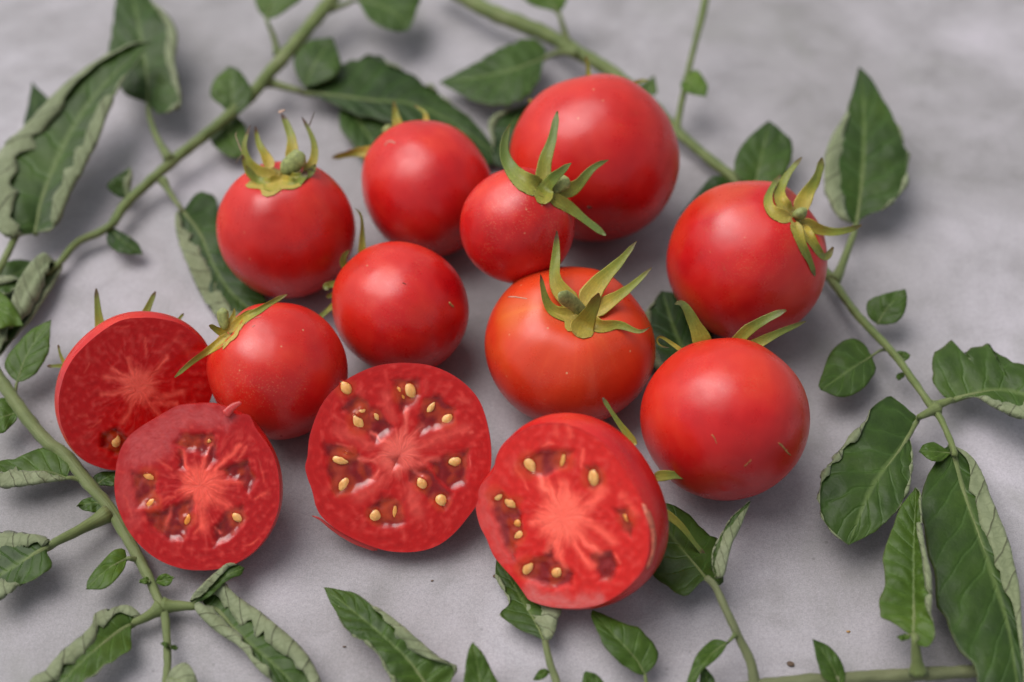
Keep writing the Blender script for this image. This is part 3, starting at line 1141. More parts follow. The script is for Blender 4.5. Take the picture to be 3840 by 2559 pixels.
half('C2', 'cut half touching the left stem, pinkish face, amber seeds, torn flap', 'c2',
     [(790, 62), (920, 55), (1050, 85), (1090, 100), (1150, 160), (1260, 160), (1330, 290), (1420, 410), (1490, 540), (1530, 700), (1540, 850), (1530, 1000),
      (1480, 1150), (1400, 1290), (1290, 1410), (1130, 1510), (960, 1558), (800, 1566), (650, 1550), (480, 1490), (330, 1390), (200, 1250), (110, 1090),
      (60, 940), (45, 790), (60, 640), (75, 560), (110, 450), (180, 350), (280, 270), (400, 200), (500, 140), (610, 80), (700, 65)],
     (-.02, .05, 1), .85, math.radians(8), (830, 800),
     [[(640, 350), (940, 335), (960, 420), (880, 520), (760, 480), (690, 480), (600, 420)],
      [(1000, 660), (1260, 550), (1340, 740), (1250, 850), (1170, 740), (1050, 720)],
      [(200, 680), (410, 690), (430, 760), (430, 950), (350, 1000), (250, 990), (220, 800)],
      [(320, 1050), (500, 1010), (640, 960), (750, 890), (770, 960), (740, 1150), (660, 1290), (540, 1290), (400, 1190)],
      [(950, 1190), (1080, 1030), (1210, 980), (1230, 1100), (1180, 1190), (1060, 1290), (930, 1350)],
      [(900, 430), (980, 400), (960, 560), (890, 640)], [(620, 480), (660, 500), (690, 640), (630, 640)]],
     [(360, 712, 125, 80, 25, .6), (378, 955, 120, 68, -40, .75), (695, 402, 85, 30, 72, .7), (705, 1105, 110, 62, -70, .95), (1155, 1090, 115, 78, 40, .3),
      (905, 390, 60, 40, -40, .5)],
     base=(.39, .002, .003), corecol=(.82, .10, .065), core_r=215, arms=9, arm_len=.8, seed=5.1,
     strokes=[(660, 500, 720, 690, 20), (920, 430, 830, 620, 18), (1190, 440, 960, 650, 26), (1250, 460, 1150, 570, 12), (560, 1000, 500, 1150, 18, .6), (820, 1000, 850, 1180, 50, .8),
              (960, 900, 1120, 1030, 50, .6), (1000, 760, 1200, 780, 28, .7), (600, 900, 450, 950, 14, .5), (560, 660, 430, 560, 14, .5), (780, 1230, 850, 1160, 12),
              (960, 1180, 1000, 1230, 12), (1320, 920, 1440, 850, 12, .7), (1250, 1340, 1330, 1300, 10, .7), (140, 900, 200, 1080, 14, .4), (1350, 560, 1400, 760, 10, .4)],
     lip_sheen_col=[([(180, 350), (400, 200), (610, 80), (920, 55), (1150, 160), (1100, 300), (760, 250), (600, 380), (520, 560), (240, 640), (80, 620)], (.50, .085, .085), .75),  # upper-left sheen of reflected sky, painted as paler pink flesh
             ([(60, 640), (230, 660), (260, 1000), (300, 1200), (180, 1180), (70, 900)], (.48, .07, .065), .6)])
half('C3', 'middle cut half of the front row, star of seed pockets', 'c3',
     [(800, 45), (640, 62), (520, 100), (400, 160), (320, 215), (240, 290), (170, 390), (115, 520), (80, 650), (68, 780), (50, 860), (70, 950), (100, 1030),
      (120, 1110), (135, 1170), (180, 1250), (280, 1340), (420, 1420), (560, 1480), (700, 1520), (860, 1530), (1000, 1510), (1120, 1460), (1230, 1370),
      (1330, 1250), (1400, 1150), (1440, 1020), (1500, 900), (1510, 740), (1490, 580), (1450, 420), (1390, 300), (1280, 190), (1150, 110), (1000, 60)],
     (0, .03, 1), .70, math.radians(4), (790, 760),
     [[(740, 180), (960, 170), (960, 300), (880, 370), (830, 470), (800, 440), (770, 330)],
      [(990, 330), (1100, 290), (1240, 420), (1210, 500), (1060, 560), (950, 600), (930, 560), (960, 450)],
      [(330, 400), (470, 290), (560, 380), (650, 420), (740, 560), (700, 600), (600, 680), (520, 580), (420, 540), (380, 440)],
      [(190, 680), (350, 700), (480, 760), (560, 880), (590, 960), (440, 1050), (290, 1080), (230, 880)],
      [(560, 1180), (660, 1080), (760, 1120), (810, 1150), (830, 1290), (760, 1340), (640, 1330), (540, 1260)],
      [(870, 900), (1000, 850), (1090, 960), (1200, 1080), (1150, 1190), (1050, 1130), (940, 1040), (870, 970)],
      [(1040, 830), (1180, 760), (1340, 720), (1330, 900), (1290, 1000), (1180, 1040), (1080, 940)],
      [(710, 800), (790, 790), (800, 850), (740, 880)]],
     [(370, 240, 115, 82, 235, .3), (872, 265, 125, 92, 65), (1037, 395, 100, 50, -55), (1160, 490, 110, 75, 145), (608, 462, 70, 46, 65), (465, 510, 135, 82, 55),
      (325, 810, 130, 66, 15), (348, 1005, 130, 75, 120), (1222, 818, 100, 80, 170), (963, 990, 100, 80, 240), (1113, 1130, 105, 95, 100), (598, 1245, 95, 100, 20),
      (752, 1205, 115, 36, 272, .5), (485, 432, 85, 60, -30), (800, 280, 110, 46, 60, .9), (400, 755, 90, 40, 10, .9)],
     base=(.44, .005, .004), corecol=(.76, .12, .088), core_r=200, arms=6, arm_len=.7, seed=8.8,
     strokes=[(850, 410, 830, 600, 22), (960, 530, 880, 640, 22), (560, 600, 730, 690, 13, 1), (1100, 790, 960, 820, 22), (980, 950, 890, 880, 18, .9), (560, 960, 620, 890, 16),
              (470, 790, 610, 830, 16, .7), (1300, 560, 980, 680, 55, .45), (300, 570, 560, 690, 45, .4), (470, 1100, 650, 960, 55, .4), (930, 1220, 870, 1030, 60, .4),
              (680, 300, 740, 480, 40, .35), (1340, 600, 1360, 590, 12, .8), (460, 1265, 500, 1240, 8, .6), (300, 690, 420, 700, 8, .5), (1270, 330, 1330, 340, 20, .4), (1350, 780, 1350, 840, 7, .8)])
half('C4', 'right-hand cut half with large bright pink core, turned to the left', 'c4',
     [(690, 96), (560, 95), (450, 120), (350, 170), (270, 240), (215, 290), (180, 370), (165, 460), (110, 520), (52, 600), (48, 680), (28, 745), (60, 880),
      (110, 980), (160, 1100), (230, 1190), (320, 1290), (400, 1400), (440, 1450), (560, 1492), (700, 1510), (850, 1508), (980, 1480), (1100, 1420), (1200, 1340),
      (1290, 1240), (1340, 1130), (1355, 1000), (1345, 850), (1310, 720), (1260, 600), (1190, 480), (1110, 360), (1020, 260), (920, 185), (810, 130)],
     (-.47, -.10, .88), 1.05, math.radians(20), (700, 820),
     [[(150, 650), (230, 620), (340, 700), (390, 800), (400, 960), (340, 1010), (320, 1150), (230, 1000), (170, 800)],
      [(370, 400), (480, 330), (540, 290), (770, 300), (720, 430), (620, 470), (520, 520), (440, 480)],
      [(870, 430), (960, 420), (1000, 560), (960, 600), (880, 590)],
      [(1090, 750), (1190, 760), (1240, 880), (1220, 980), (1130, 900)],
      [(360, 1180), (560, 1100), (600, 1010), (650, 1150), (780, 1250), (760, 1340), (560, 1350), (380, 1270)],
      [(900, 1110), (1060, 1080), (1130, 1200), (1060, 1300), (960, 1300), (920, 1200)]],
     [(432, 420, 150, 84, 65), (688, 375, 130, 45, 280, .4), (922, 520, 138, 86, 82), (188, 660, 115, 62, -35), (292, 708, 115, 78, 35), (342, 865, 60, 56, 60, .7),
      (350, 957, 90, 70, 140), (420, 1200, 130, 76, -62), (640, 1240, 82, 76, -50), (1185, 835, 105, 45, 48, .7)],
     base=(.60, .014, .010), corecol=(1.0, .15, .10), core_r=250, arms=9, arm_len=.6, seed=1.9, orange=.1,
     strokes=[(820, 950, 980, 1090, 34, .95), (780, 1030, 910, 1200, 28), (640, 1000, 690, 1190, 30, .95), (600, 1000, 570, 1080, 22), (900, 850, 1080, 1000, 36), (1000, 600, 900, 720, 40),
              (540, 560, 660, 680, 44, .95), (700, 560, 740, 680, 44), (470, 860, 600, 850, 28), (520, 540, 560, 610, 26), (330, 410, 430, 600, 12, .45), (850, 300, 830, 430, 14, .5),
              (640, 110, 650, 190, 20, .4), (730, 120, 760, 200, 22, .4), (540, 265, 620, 255, 10, .5), (1150, 640, 1260, 800, 26, .4), (1110, 1110, 1140, 1170, 8, .6), (1090, 1090, 1130, 1170, 6, .6)],
     lip_sheen_col=[([(410, 1330), (560, 1380), (760, 1420), (1000, 1400), (1000, 1490), (700, 1520), (440, 1470)], (.60, .20, .18), .8),
             ([(50, 560), (120, 540), (160, 760), (250, 1000), (330, 1150), (230, 1190), (60, 880)], (.56, .13, .115), .6)])


def half_sepals(key, tile, items, yellow=.2, off=.55):
    h = HALF[key]
    dep = depth_of(h['c'] - h['n'] * h['rm'] * h['dr'] * off)
    for pts, w, we in items:
        flat_strip('sepal', tile, pts, w, h['root'], M_SEP, dep, 0.0, None, wend=we, props={'yellow': yellow, 'dry': .8}, profile=[1, .85, .6, .45, we / w])


half_sepals('C1', 'D', [([(690, 760), (665, 580), (650, 418)], 85, 25), ([(930, 700), (1000, 550), (1052, 438)], 85, 25), ([(1170, 690), (1215, 620), (1242, 588)], 45, 20),
                        ([(500, 945), (400, 942), (320, 945)], 48, 30), ([(450, 950), (410, 870), (393, 798)], 34, 20)], .35, .9)
half_sepals('C4', 'k8', [([(360, 430), (240, 270), (165, 160), (118, 82)], 66, 40), ([(500, 660), (650, 650), (720, 662), (808, 632)], 90, 25),
                         ([(560, 910), (700, 1030), (785, 1140), (878, 1255)], 66, 42)], .15, .75)


def flap(key, tile, pts, w, we, name, lift=0.0):
    h = HALF[key]
    P2 = resample(px(tile, pts), 16)
    P = np.array([at_plane(p, h['c'] + h['n'] * lift, h['n']) for p in P2])
    u = np.linspace(0, 1, 16)
    R = (w + (we - w) * u) * .5 * TILES[tile][2] / FPX * depth_of(h['c'])
    R[0] *= .4
    R[-1] *= .4
    V, F, UV = tube_geo(P, R, 10, h['n'], .25, rough=.35, seed=w)
    cc = np.array([(.50, .05, .045)] * len(V))
    return mesh(name, V, F, M_FLESH, h['root'], UV, attrs={'wet': np.full(len(V), .5)}, col=cc)


flap('C2', 'c2', [(1040, 160), (1090, 115), (1140, 75), (1195, 48)], 95, 30, 'torn_flap', .0012)
flap('C3', 'c3', [(620, 1505), (430, 1440), (270, 1350), (170, 1270), (104, 1244)], 60, 14, 'torn_flap', -.0022)
o = scar(HALF['C4'], 'peeled_strip', 'c4', [(1290, 690), (1345, 790), (1380, 900), (1390, 1000), (1378, 1100), (1335, 1215)], 62, M_PALE, wend=40)
if o:
    o.data.materials.clear()
    o.data.materials.append(m_plain('shaved_flesh', (.52, .13, .075), .5))

# ------------------------------------------------------------------ leaves and branches
def saw(x):
    f = x - np.floor(x)
    return np.where(f < .72, f / .72, (1 - f) / .28)


LEAFSEED = [0.0]


def leaf(root, tile, mid, L, R, h=(.006, .010, .008), lift=(.0, .0), fold=(0, 0), serr=.05, nt=9, tone=.4, flip=False, petiole=None, ph=None, prad=None,
         nv=7.0, brown=0.0, quilt=.00055, curl=.0007, wave=.0012, nu=None):
    """leaflet from its traced midrib and margins (photo pixels, base to tip), lifted off the table; fold = width of the rolled margin as a share"""
    LEAFSEED[0] += 1.37
    sd = LEAFSEED[0]
    size = np.ptp(np.array(mid), axis=0).max() * TILES[tile][2]
    nu = nu or int(np.clip(size / 9, 18, 64))
    m = int(np.clip(size / 32, 7, 15))
    u = np.linspace(0, 1, nu)
    M2 = resample(px(tile, mid), nu)
    E2 = [resample(px(tile, [mid[0]] + list(s) + ([mid[-1]] if tuple(s[-1]) != tuple(mid[-1]) else [])), nu) for s in (L, R)]
    hz = np.maximum(interp(h, u) * .85 + wave * np.array([nz(uu * 3.1, sd) for uu in u]), .0012)
    MP = np.array([at_z(p, z) for p, z in zip(M2, hz)])
    T = np.gradient(MP, axis=0)
    T /= np.linalg.norm(T, axis=1)[:, None] + 1e-12
    rows = []
    uvs = []
    wv = []
    for si in (0, 1):
        sgn = -1 if si == 0 else 1
        lf = interp(lift[si], u)
        ez = np.maximum(hz + lf + wave * .8 * np.array([nz(uu * 5.3, sd + 9 * si + 3) for uu in u]), .0010)
        EP = np.array([at_z(p, z) for p, z in zip(E2[si], ez)])
        f0 = interp(fold[si], u)
        side = np.zeros((nu, m, 3))
        suv = np.zeros((nu, m, 2))
        for i in range(nu):
            d = EP[i] - MP[i]
            w = np.linalg.norm(d)
            if w < 1e-6:
                side[i] = MP[i]
                suv[i] = [(u[i], sgn * (j + 1) / m) for j in range(m)]
                continue
            b = d / w
            nn = np.cross(T[i], b) * (sgn if True else 1)
            # orient the leaf normal upwards
            if nn[2] < 0: nn = -nn
            nn = nrm(nn)
            uw = u[i] + .07 * nz(u[i] * 6.3, sd + 11 * si, .4)
            st = float(saw(np.array(uw * nt + .31 * si)))
            taper = math.sin(math.pi * min(1, u[i] * 1.02)) ** .5 if 0 < u[i] < 1 else 0
            jit = .5 + .8 * abs(nz(u[i] * nt * .7, sd * 2 + si))
            tooth = math.floor(uw * nt + .31 * si)
            ta = .10 + 1.7 * abs(nz(tooth * 3.7 + .5, sd, si * 4.1))
            if f0[i] < .26: ta *= 2.2
            ff = f0[i] * w * (1 + (ta * (st ** 1.6 - .45) + .55 * nz(u[i] * 5, sd + si * 5) + .25 * nz(u[i] * 17, sd + si * 3)) * min(1, serr * 12))
            if f0[i] < .26:                 # only the teeth of a nearly flat margin turn over
                ff = f0[i] * w * (.30 + 1.15 * max(0.0, min(1.1, ta) * st - .20))
            ff = max(ff, 0.0)
            w = w * (1 + .05 * nz(u[i] * 7.0, sd + 3 * si, 2.2) * taper * min(1, serr * 25))
            if f0[i] < .26:
                w = w * (1 + serr * (st - .6) * jit * 2.6 * taper)
            r = min(curl, .45 * ff, .4 * w)
            flatl = w - r
            tot = flatl + math.pi * r + max(0.0, ff - r)
            for j in range(m):
                v = (j + 1) / m
                s = v * tot
                if s <= flatl or r < 1e-7:
                    out, upz = s, 0.0
                elif s <= flatl + math.pi * r:
                    a = (s - flatl) / r
                    out, upz = flatl + r * math.sin(a), r * (1 - math.cos(a))
                else:
                    e = s - flatl - math.pi * r
                    out, upz = flatl - e, 2 * r - .18 * e + .5 * r * math.sin(e / (w + 1e-9) * 9 + sd)
                vv = min(1, s / w)
                # quilted blade between the side veins, valley at the midrib
                q = quilt * (math.sin(math.pi * ((u[i] * nv - vv ** .8 * 1.7 + (.45 if sgn > 0 else 0) + .45 * nz(u[i] * 4.1, vv * 1.5 + sd, si * 2.0)) % 1.0)) ** .8 - .4) * 4 * vv * (1 - vv) * taper
                q += .10 * w * vv * (1 - vv) * taper
                q += (.0007 * nz(MP[i][0] * 110 + b[0] * s * 110, MP[i][1] * 110 + b[1] * s * 110, sd) + .00035 * nz(MP[i][0] * 320 + b[0] * s * 320, MP[i][1] * 320 + b[1] * s * 320, sd)) * min(1, vv * 2)
                side[i, j] = MP[i] + b * out + nn * (upz + q)
                suv[i, j] = (u[i], sgn * v)
        rows.append(side)
        uvs.append(suv)
    # assemble: left reversed, midrib, right
    V = np.concatenate([rows[0][:, ::-1], MP[:, None], rows[1]], axis=1)
    UV = np.concatenate([uvs[0][:, ::-1], np.stack([u, u * 0], 1)[:, None], uvs[1]], axis=1)
    V[:, :, 2] = np.maximum(V[:, :, 2], .0007)
    ncol = 2 * m + 1
    F = grid_faces(nu, ncol)
    # face orientation: normals up along the blade centre
    a_, b_, d_ = V[nu // 2, m], V[nu // 2, m + 2], V[nu // 2 + 1, m]
    up = np.cross(b_ - a_, d_ - a_)[2]
    if up < 0:
        F = [f[::-1] for f in F]
    mats = [M_UND, M_TOP] if flip else [M_TOP, M_UND]
    # faces (a,b,c,d): recheck sign
    o = mesh('leaflet', V.reshape(-1, 3), F, mats, root, UV.reshape(-1, 2))
    if o.data.polygons[(nu // 2) * (ncol - 1) + m].normal.z < 0:
        o.data.flip_normals()
    sm = o.modifiers.new('thickness', 'SOLIDIFY')
    sm.thickness = .00016
    sm.offset = -1
    sm.material_offset = 1
    sm.material_offset_rim = 0
    o['tone'] = float(tone)
    o['nveins'] = float(nv)
    o['brown'] = float(brown)
    # stalk that runs on as the midrib
    pr = prad or max(.00040, min(.0011, size * .0000019))
    MR = MP[: max(3, int(nu * .86))] - np.array([0, 0, pr * .55])
    if petiole:
        pz = interp(ph if ph is not None else (.008, hz[0]), np.linspace(0, 1, 12))
        P2 = resample(px(tile, list(petiole) + [mid[0]]), 12)
        PP = np.array([at_z(p, z) for p, z in zip(P2, pz)])
        path = np.vstack([PP[:-1], MR])
        rad = np.r_[np.interp(np.linspace(0, 1, 11), [0, .12, .3, 1], [pr * 2.6, pr * 2.0, pr * 1.5, pr * 1.05]), np.linspace(pr, pr * .15, len(MR))]
    else:
        path = MR
        rad = np.linspace(pr, pr * .15, len(MR))
    path[:, 2] = np.maximum(path[:, 2], rad + .0001)
    Vt, Ft, UVt = tube_geo(path, rad, 8, rough=.12, seed=sd)
    q = mesh('midrib', Vt, Ft, M_STEM, o, UVt)
    q['grey'] = .1
    return o


def stem(root, tile_pts, rad, h, grey=0.0, name='stem', n=None):
    """tile_pts: list of (tile, x, y)"""
    pts = [px(t, [(x, y)])[0] for t, x, y in tile_pts]
    n = n or max(24, int(len(pts) * 8))
    P2 = resample(pts, n)
    u = np.linspace(0, 1, n)
    hz = interp(h, u)
    P = np.array([at_z(p, z) for p, z in zip(P2, hz)])
    R = np.array([interp(rad, u)[i] / FPX * depth_of(P[i]) for i in range(n)])
    P[:, 2] = np.maximum(P[:, 2], R * 1.0)
    R = R * (1 + .10 * np.array([nz(p_[0] * 60, p_[1] * 60, 3.3) for p_ in P]))
    V, F, UV = tube_geo(P, R, 14, rough=.24, seed=pts[0][0], flat=.92)
    o = mesh(name, V, F, M_STEM, root, UV)
    o['grey'] = float(grey)
    return o


def branch(name, label, cat, tile, x, y, group=None):
    p = at_z(px(tile, [(x, y)])[0], 0.0)
    r = empty(name, p)
    tag(r, label, cat, group)
    return r


GB = 'leafy tomato sprigs round the fruit'
# ---- sprig 1: upper left
b = branch('leaf_sprig', 'long sprig crossing the upper left, ending in a rolled grey-green leaf', 'leaf sprig', 'A', 1180, 1080, GB)
stem(b, [('A', 2340, -120), ('A', 2240, 0), ('A', 1960, 340), ('A', 1800, 520), ('A', 1700, 640), ('A', 1480, 840), ('A', 1180, 1080), ('A', 860, 1370), ('D', 740, 0), ('D', 520, 110), ('D', 390, 260), ('D', 300, 330)],
     (27, 26, 25, 22, 20, 18, 15, 11), (.016, .014, .012, .010, .008, .006, .005))
leaf(b, 'A', [(1000, 700), (1000, 560), (960, 300), (900, 0), (880, -160)], [(850, 640), (770, 500), (720, 380), (750, 230), (780, 0), (800, -100)], [(1080, 775), (1230, 720), (1220, 560), (1190, 420), (1205, 250), (1130, 110), (1040, 30), (980, -100)],
     h=(.010, .018, .022, .020), fold=((0, 0), (0, .1, .32, .30, .25, 0)), tone=.18, petiole=[(1150, 1085), (1060, 930), (1010, 790)], ph=(.010, .010), serr=.03, nv=6)
leaf(b, 'A', [(1560, 770), (1570, 620), (1550, 448)], [(1500, 720), (1420, 640), (1450, 540), (1500, 490)], [(1640, 750), (1705, 650), (1680, 560), (1620, 480)], h=(.013, .018, .02), tone=.45, serr=.0, nv=4, petiole=[(1560, 800)])
leaf(b, 'A', [(1560, 790), (1560, 920), (1640, 1068)], [(1480, 820), (1420, 930), (1480, 1020), (1570, 1062)], [(1600, 790), (1660, 850), (1665, 950)], h=(.008, .008, .006), tone=.4, serr=.0, nv=4)
leaf(b, 'A', [(860, 1340), (830, 1240), (880, 1130)], [(800, 1330), (720, 1260), (790, 1190)], [(880, 1290), (895, 1200)], h=(.006, .010, .013), tone=.25, serr=0, nv=3, fold=((0, 0), (.6, .8, .6)), petiole=[(870, 1365)])
leaf(b, 'D', [(740, 10), (830, 100), (965, 186)], [(800, 30), (880, 70), (930, 110)], [(720, 70), (730, 120), (790, 170), (870, 192)], h=(.006, .008, .006), tone=.2, serr=.02, nv=4, fold=((.25, .25, .1), (0, 0)))
leaf(b, 'D', [(400, 250), (280, 440), (150, 640), (-20, 890)], [(290, 235), (200, 330), (120, 480), (60, 620), (-20, 760)], [(425, 265), (385, 350), (305, 500), (225, 620), (130, 720)],
     h=(.005, .006, .005, .004), fold=((.9, 1.3, 1.3, 1.1), (.3, .5, .5, .3)), tone=.3, curl=.0028, serr=.02, nv=6)
leaf(b, 'D', [(1235, -110), (1360, 60), (1440, 250), (1570, 450), (1800, 650)], [(1190, -90), (1195, 60), (1260, 260), (1340, 430), (1450, 610), (1600, 690)], [(1330, -225), (1440, -205), (1490, -60), (1570, 150), (1690, 330), (1790, 480)],
     h=(.006, .004, .003, .003), fold=((.25, .65, .75, .7, .4), (0, 0)), tone=.12, petiole=[(1100, -310), (1180, -180)], ph=(.007, .006), serr=.05, nv=8)
leaf(b, 'A', [(1800, 130), (1850, 20), (1960, -160)], [(1740, 60), (1740, -60)], [(1860, 120), (1950, 60), (2030, 0), (2050, -80)], h=(.02, .024, .024), tone=.5, serr=.0, nv=4, petiole=[(1880, 370), (1850, 250), (1820, 180)], ph=(.011, .02), prad=.0008)
leaf(b, 'B', [(120, -5), (280, 40), (400, 110), (470, 205)], [(160, 60), (200, 130), (280, 180), (380, 212)], [(300, -120), (500, -100), (560, -20), (530, 60), (505, 140)], h=(.016, .02, .02, .018), tone=.42, serr=0, nv=5, petiole=[(-60, 60), (20, 40)], ph=(.014, .016), prad=.0008)
leaf(b, 'A', [(2060, 590), (2130, 430), (2250, 255)], [(2010, 520), (1985, 410), (2040, 320), (2120, 270)], [(2150, 570), (2260, 520), (2305, 440), (2280, 340)], h=(.012, .016, .018), tone=.33, serr=.0, nv=5)
leaf(b, 'B', [(-240, 620), (0, 650), (250, 685), (470, 700), (700, 790), (900, 920), (1110, 1080)], [(-190, 560), (-130, 480), (0, 430), (130, 395), (270, 368), (330, 440), (480, 480), (560, 560), (640, 590), (720, 680), (860, 780), (960, 880)],
     [(-60, 690), (100, 770), (300, 820), (500, 920), (700, 1060), (900, 1150)], h=(.010, .010, .008, .006, .004), fold=((0, 0, .12, .18, .2, .15), (0, 0)), tone=.15, petiole=[(-490, 550), (-360, 590)], ph=(.010, .010), serr=.06, nt=11, nv=9)
leaf(b, 'B', [(60, 670), (140, 830), (250, 1000), (330, 1170)], [(5, 760), (15, 880), (80, 960), (150, 1070), (210, 1150)], [(400, 720), (450, 850), (430, 1000)], h=(.006, .005, .004), tone=.25, serr=.03, nv=6)

# ---- sprig 6: left edge
b = branch('leaf_sprig', 'large rolled leaf and small leaves reaching in from the left edge, upper half', 'leaf sprig', 'D', 60, 150, GB)
stem(b, [('D', -140, 520), ('D', -40, 350), ('D', 60, 160), ('D', 130, 20)], (15, 14, 13), (.008, .010, .012))
leaf(b, 'A', [(235, 1580), (290, 1330), (400, 1060), (560, 760), (760, 520), (1025, 283)], [(20, 1600), (-40, 1400), (-5, 1060), (150, 900), (350, 680), (560, 500), (760, 370), (900, 300)], [(380, 1545), (480, 1330), (575, 1150), (655, 1000), (715, 850), (800, 620), (870, 500)],
     h=(.012, .018, .022, .026, .030), fold=((.1, .45, .48, .40, .34, .25), (.1, .42, .48, .40, .12, 0)), tone=.25, serr=.07, nt=8, nv=8, curl=.0012)
leaf(b, 'A', [(290, 960), (240, 760), (215, 553)], [(165, 880), (190, 700)], [(410, 850), (345, 690), (250, 590)], h=(.006, .008, .008), tone=.12, serr=0, nv=4)
leaf(b, 'D', [(-100, 370), (80, 330), (255, 250)], [(-80, 270), (60, 232), (150, 223)], [(-80, 500), (60, 510), (160, 400)], h=(.004, .005, .005), tone=.15, serr=.0, nv=5)
leaf(b, 'D', [(-120, 430), (20, 400), (155, 372)], [(-50, 370), (60, 345)], [(-50, 460), (60, 450)], h=(.009, .010, .009), fold=((1.0, 1.0), (.2, .2)), tone=.2, serr=0, nv=4)
leaf(b, 'D', [(-120, 520), (20, 570), (160, 675)], [(-60, 425), (40, 470), (110, 560)], [(-60, 690), (60, 680)], h=(.012, .014, .012), tone=.7, serr=0, nv=4)

# ---- sprig 2: top centre to the right edge
b = branch('leaf_sprig', 'thick-stemmed sprig from top centre, behind the tomatoes to the right edge', 'leaf sprig', 'C', 270, 1120, GB)
stem(b, [('B', 640, -150), ('B', 800, -50), ('B', 1000, 70), ('B', 1250, 170), ('B', 1450, 260), ('B', 1650, 375), ('B', 1850, 490), ('B', 2100, 690), ('C', 0, 890), ('C', 130, 1005), ('C', 270, 1120), ('C', 400, 1225), ('F', 700, 0), ('F', 900, 190), ('F', 1050, 370), ('F', 1200, 580),
         ('F', 1350, 740), ('F', 1480, 880), ('F', 1600, 1050), ('F', 1720, 1220), ('F', 1790, 1320), ('F', 1870, 1510), ('I', 1870, 40)],
     (30, 30, 28, 24, 21, 20, 18, 17, 15, 14, 11), (.012, .011, .010, .008, .006, .006, .007, .010, .012, .012))
leaf(b, 'B', [(1385, 395), (1200, 465), (950, 520), (680, 557)], [(1400, 330), (1330, 268), (1260, 258), (1160, 290), (1060, 345), (950, 410), (820, 480)], [(1370, 490), (1330, 590), (1230, 685), (1080, 715), (930, 690), (800, 625)],
     h=(.012, .014, .012, .008), tone=.28, serr=.05, nv=7, petiole=[(1610, 365), (1490, 358)], ph=(.011, .012), prad=.0009)
leaf(b, 'B', [(1490, 90), (1420, 0), (1350, -150)], [(1400, 60), (1280, 20), (1230, -50)], [(1530, 30), (1540, -60)], h=(.022, .024, .024), tone=.6, serr=0, nv=4, petiole=[(1555, 300), (1520, 190)], ph=(.011, .02), prad=.0009)
stem(b, [('C', 0, 880), ('C', 12, 780), ('C', 60, 540), ('C', 112, 330), ('C', 180, 50), ('C', 205, -90)], (14, 12, 11, 11, 13, 16), (.007, .012, .018, .024, .028), name='side_stalk')
leaf(b, 'C', [(55, 540), (110, 590), (192, 658)], [(20, 560), (40, 612), (100, 642)], [(90, 488), (135, 476), (182, 530), (207, 590)], h=(.019, .022, .022), tone=.75, serr=0, nv=3)
leaf(b, 'C', [(520, 1270), (570, 1050), (620, 818)], [(400, 1200), (383, 1120), (410, 1020), (480, 930), (550, 870)], [(640, 1250), (725, 1180), (772, 1080), (775, 960), (720, 900)], h=(.010, .014, .016), tone=.28, serr=.02, nv=5, brown=.8)
leaf(b, 'C', [(400, 1240), (220, 1300), (20, 1455)], [(330, 1195), (220, 1205), (140, 1300), (80, 1380)], [(330, 1330), (200, 1470)], h=(.006, .007, .005), tone=.1, serr=.02, nv=5)
leaf(b, 'C', [(1210, 1510), (1240, 1300), (1262, 1000), (1255, 700), (1230, 452)], [(1130, 1505), (1050, 1440), (988, 1260), (988, 1080), (1050, 920), (1130, 780), (1190, 600)], [(1270, 1460), (1400, 1412), (1500, 1325), (1562, 1200), (1552, 1050), (1490, 850), (1400, 680), (1310, 535)],
     h=(.012, .016, .020, .022, .022), fold=((.1, .42, .50, .35, .18, 0), (0, .12, .12, 0, 0)), tone=.16, serr=.05, nt=7, nv=7, petiole=[(1052, 1900), (1090, 1850), (1155, 1680), (1195, 1570)], ph=(.008, .012), prad=.0010)
leaf(b, 'F', [(1350, 660), (1420, 550), (1542, 424)], [(1290, 610), (1278, 530), (1320, 480), (1440, 443)], [(1420, 664), (1500, 632), (1543, 560), (1553, 480)], h=(.009, .013, .016), tone=.42, serr=.02, nv=4)
leaf(b, 'F', [(1315, 875), (1180, 960), (970, 1105)], [(1270, 795), (1190, 757), (1100, 787), (1030, 860), (1000, 930), (975, 1010), (952, 1070)], [(1345, 960), (1290, 1060), (1200, 1135), (1100, 1155)], h=(.010, .012, .012), tone=.30, serr=.01, nv=5, petiole=[(1420, 825), (1365, 842)], ph=(.007, .01))
leaf(b, 'F', [(1500, 905), (1520, 870), (1572, 868)], [(1462, 880), (1490, 842), (1540, 845)], [(1530, 912), (1565, 890)], h=(.012, .014, .014), tone=.5, serr=0, nv=3)
leaf(b, 'F', [(1545, 985), (1505, 1000), (1478, 1025)], [(1510, 985), (1482, 1000)], [(1530, 1015), (1500, 1038)], h=(.008, .009, .008), tone=.6, serr=0, nv=3)
leaf(b, 'F', [(1860, 1170), (2010, 1128), (2200, 1105), (2400, 1150), (2600, 1260)], [(1800, 1150), (1730, 1050), (1712, 930), (1760, 830), (1850, 773), (1890, 800), (1925, 852), (2020, 810), (2110, 788), (2125, 842), (2230, 880), (2255, 915), (2343, 940), (2500, 1050)], [(1860, 1185), (2000, 1150), (2080, 1205), (2200, 1265), (2343, 1315), (2500, 1330)],
     h=(.012, .016, .018, .018), fold=((0, 0), (0, .2, .6, .6, .4)), tone=.36, serr=.06, nt=8, nv=7, petiole=[(1730, 1220), (1790, 1195)], ph=(.011, .012), prad=.0010)
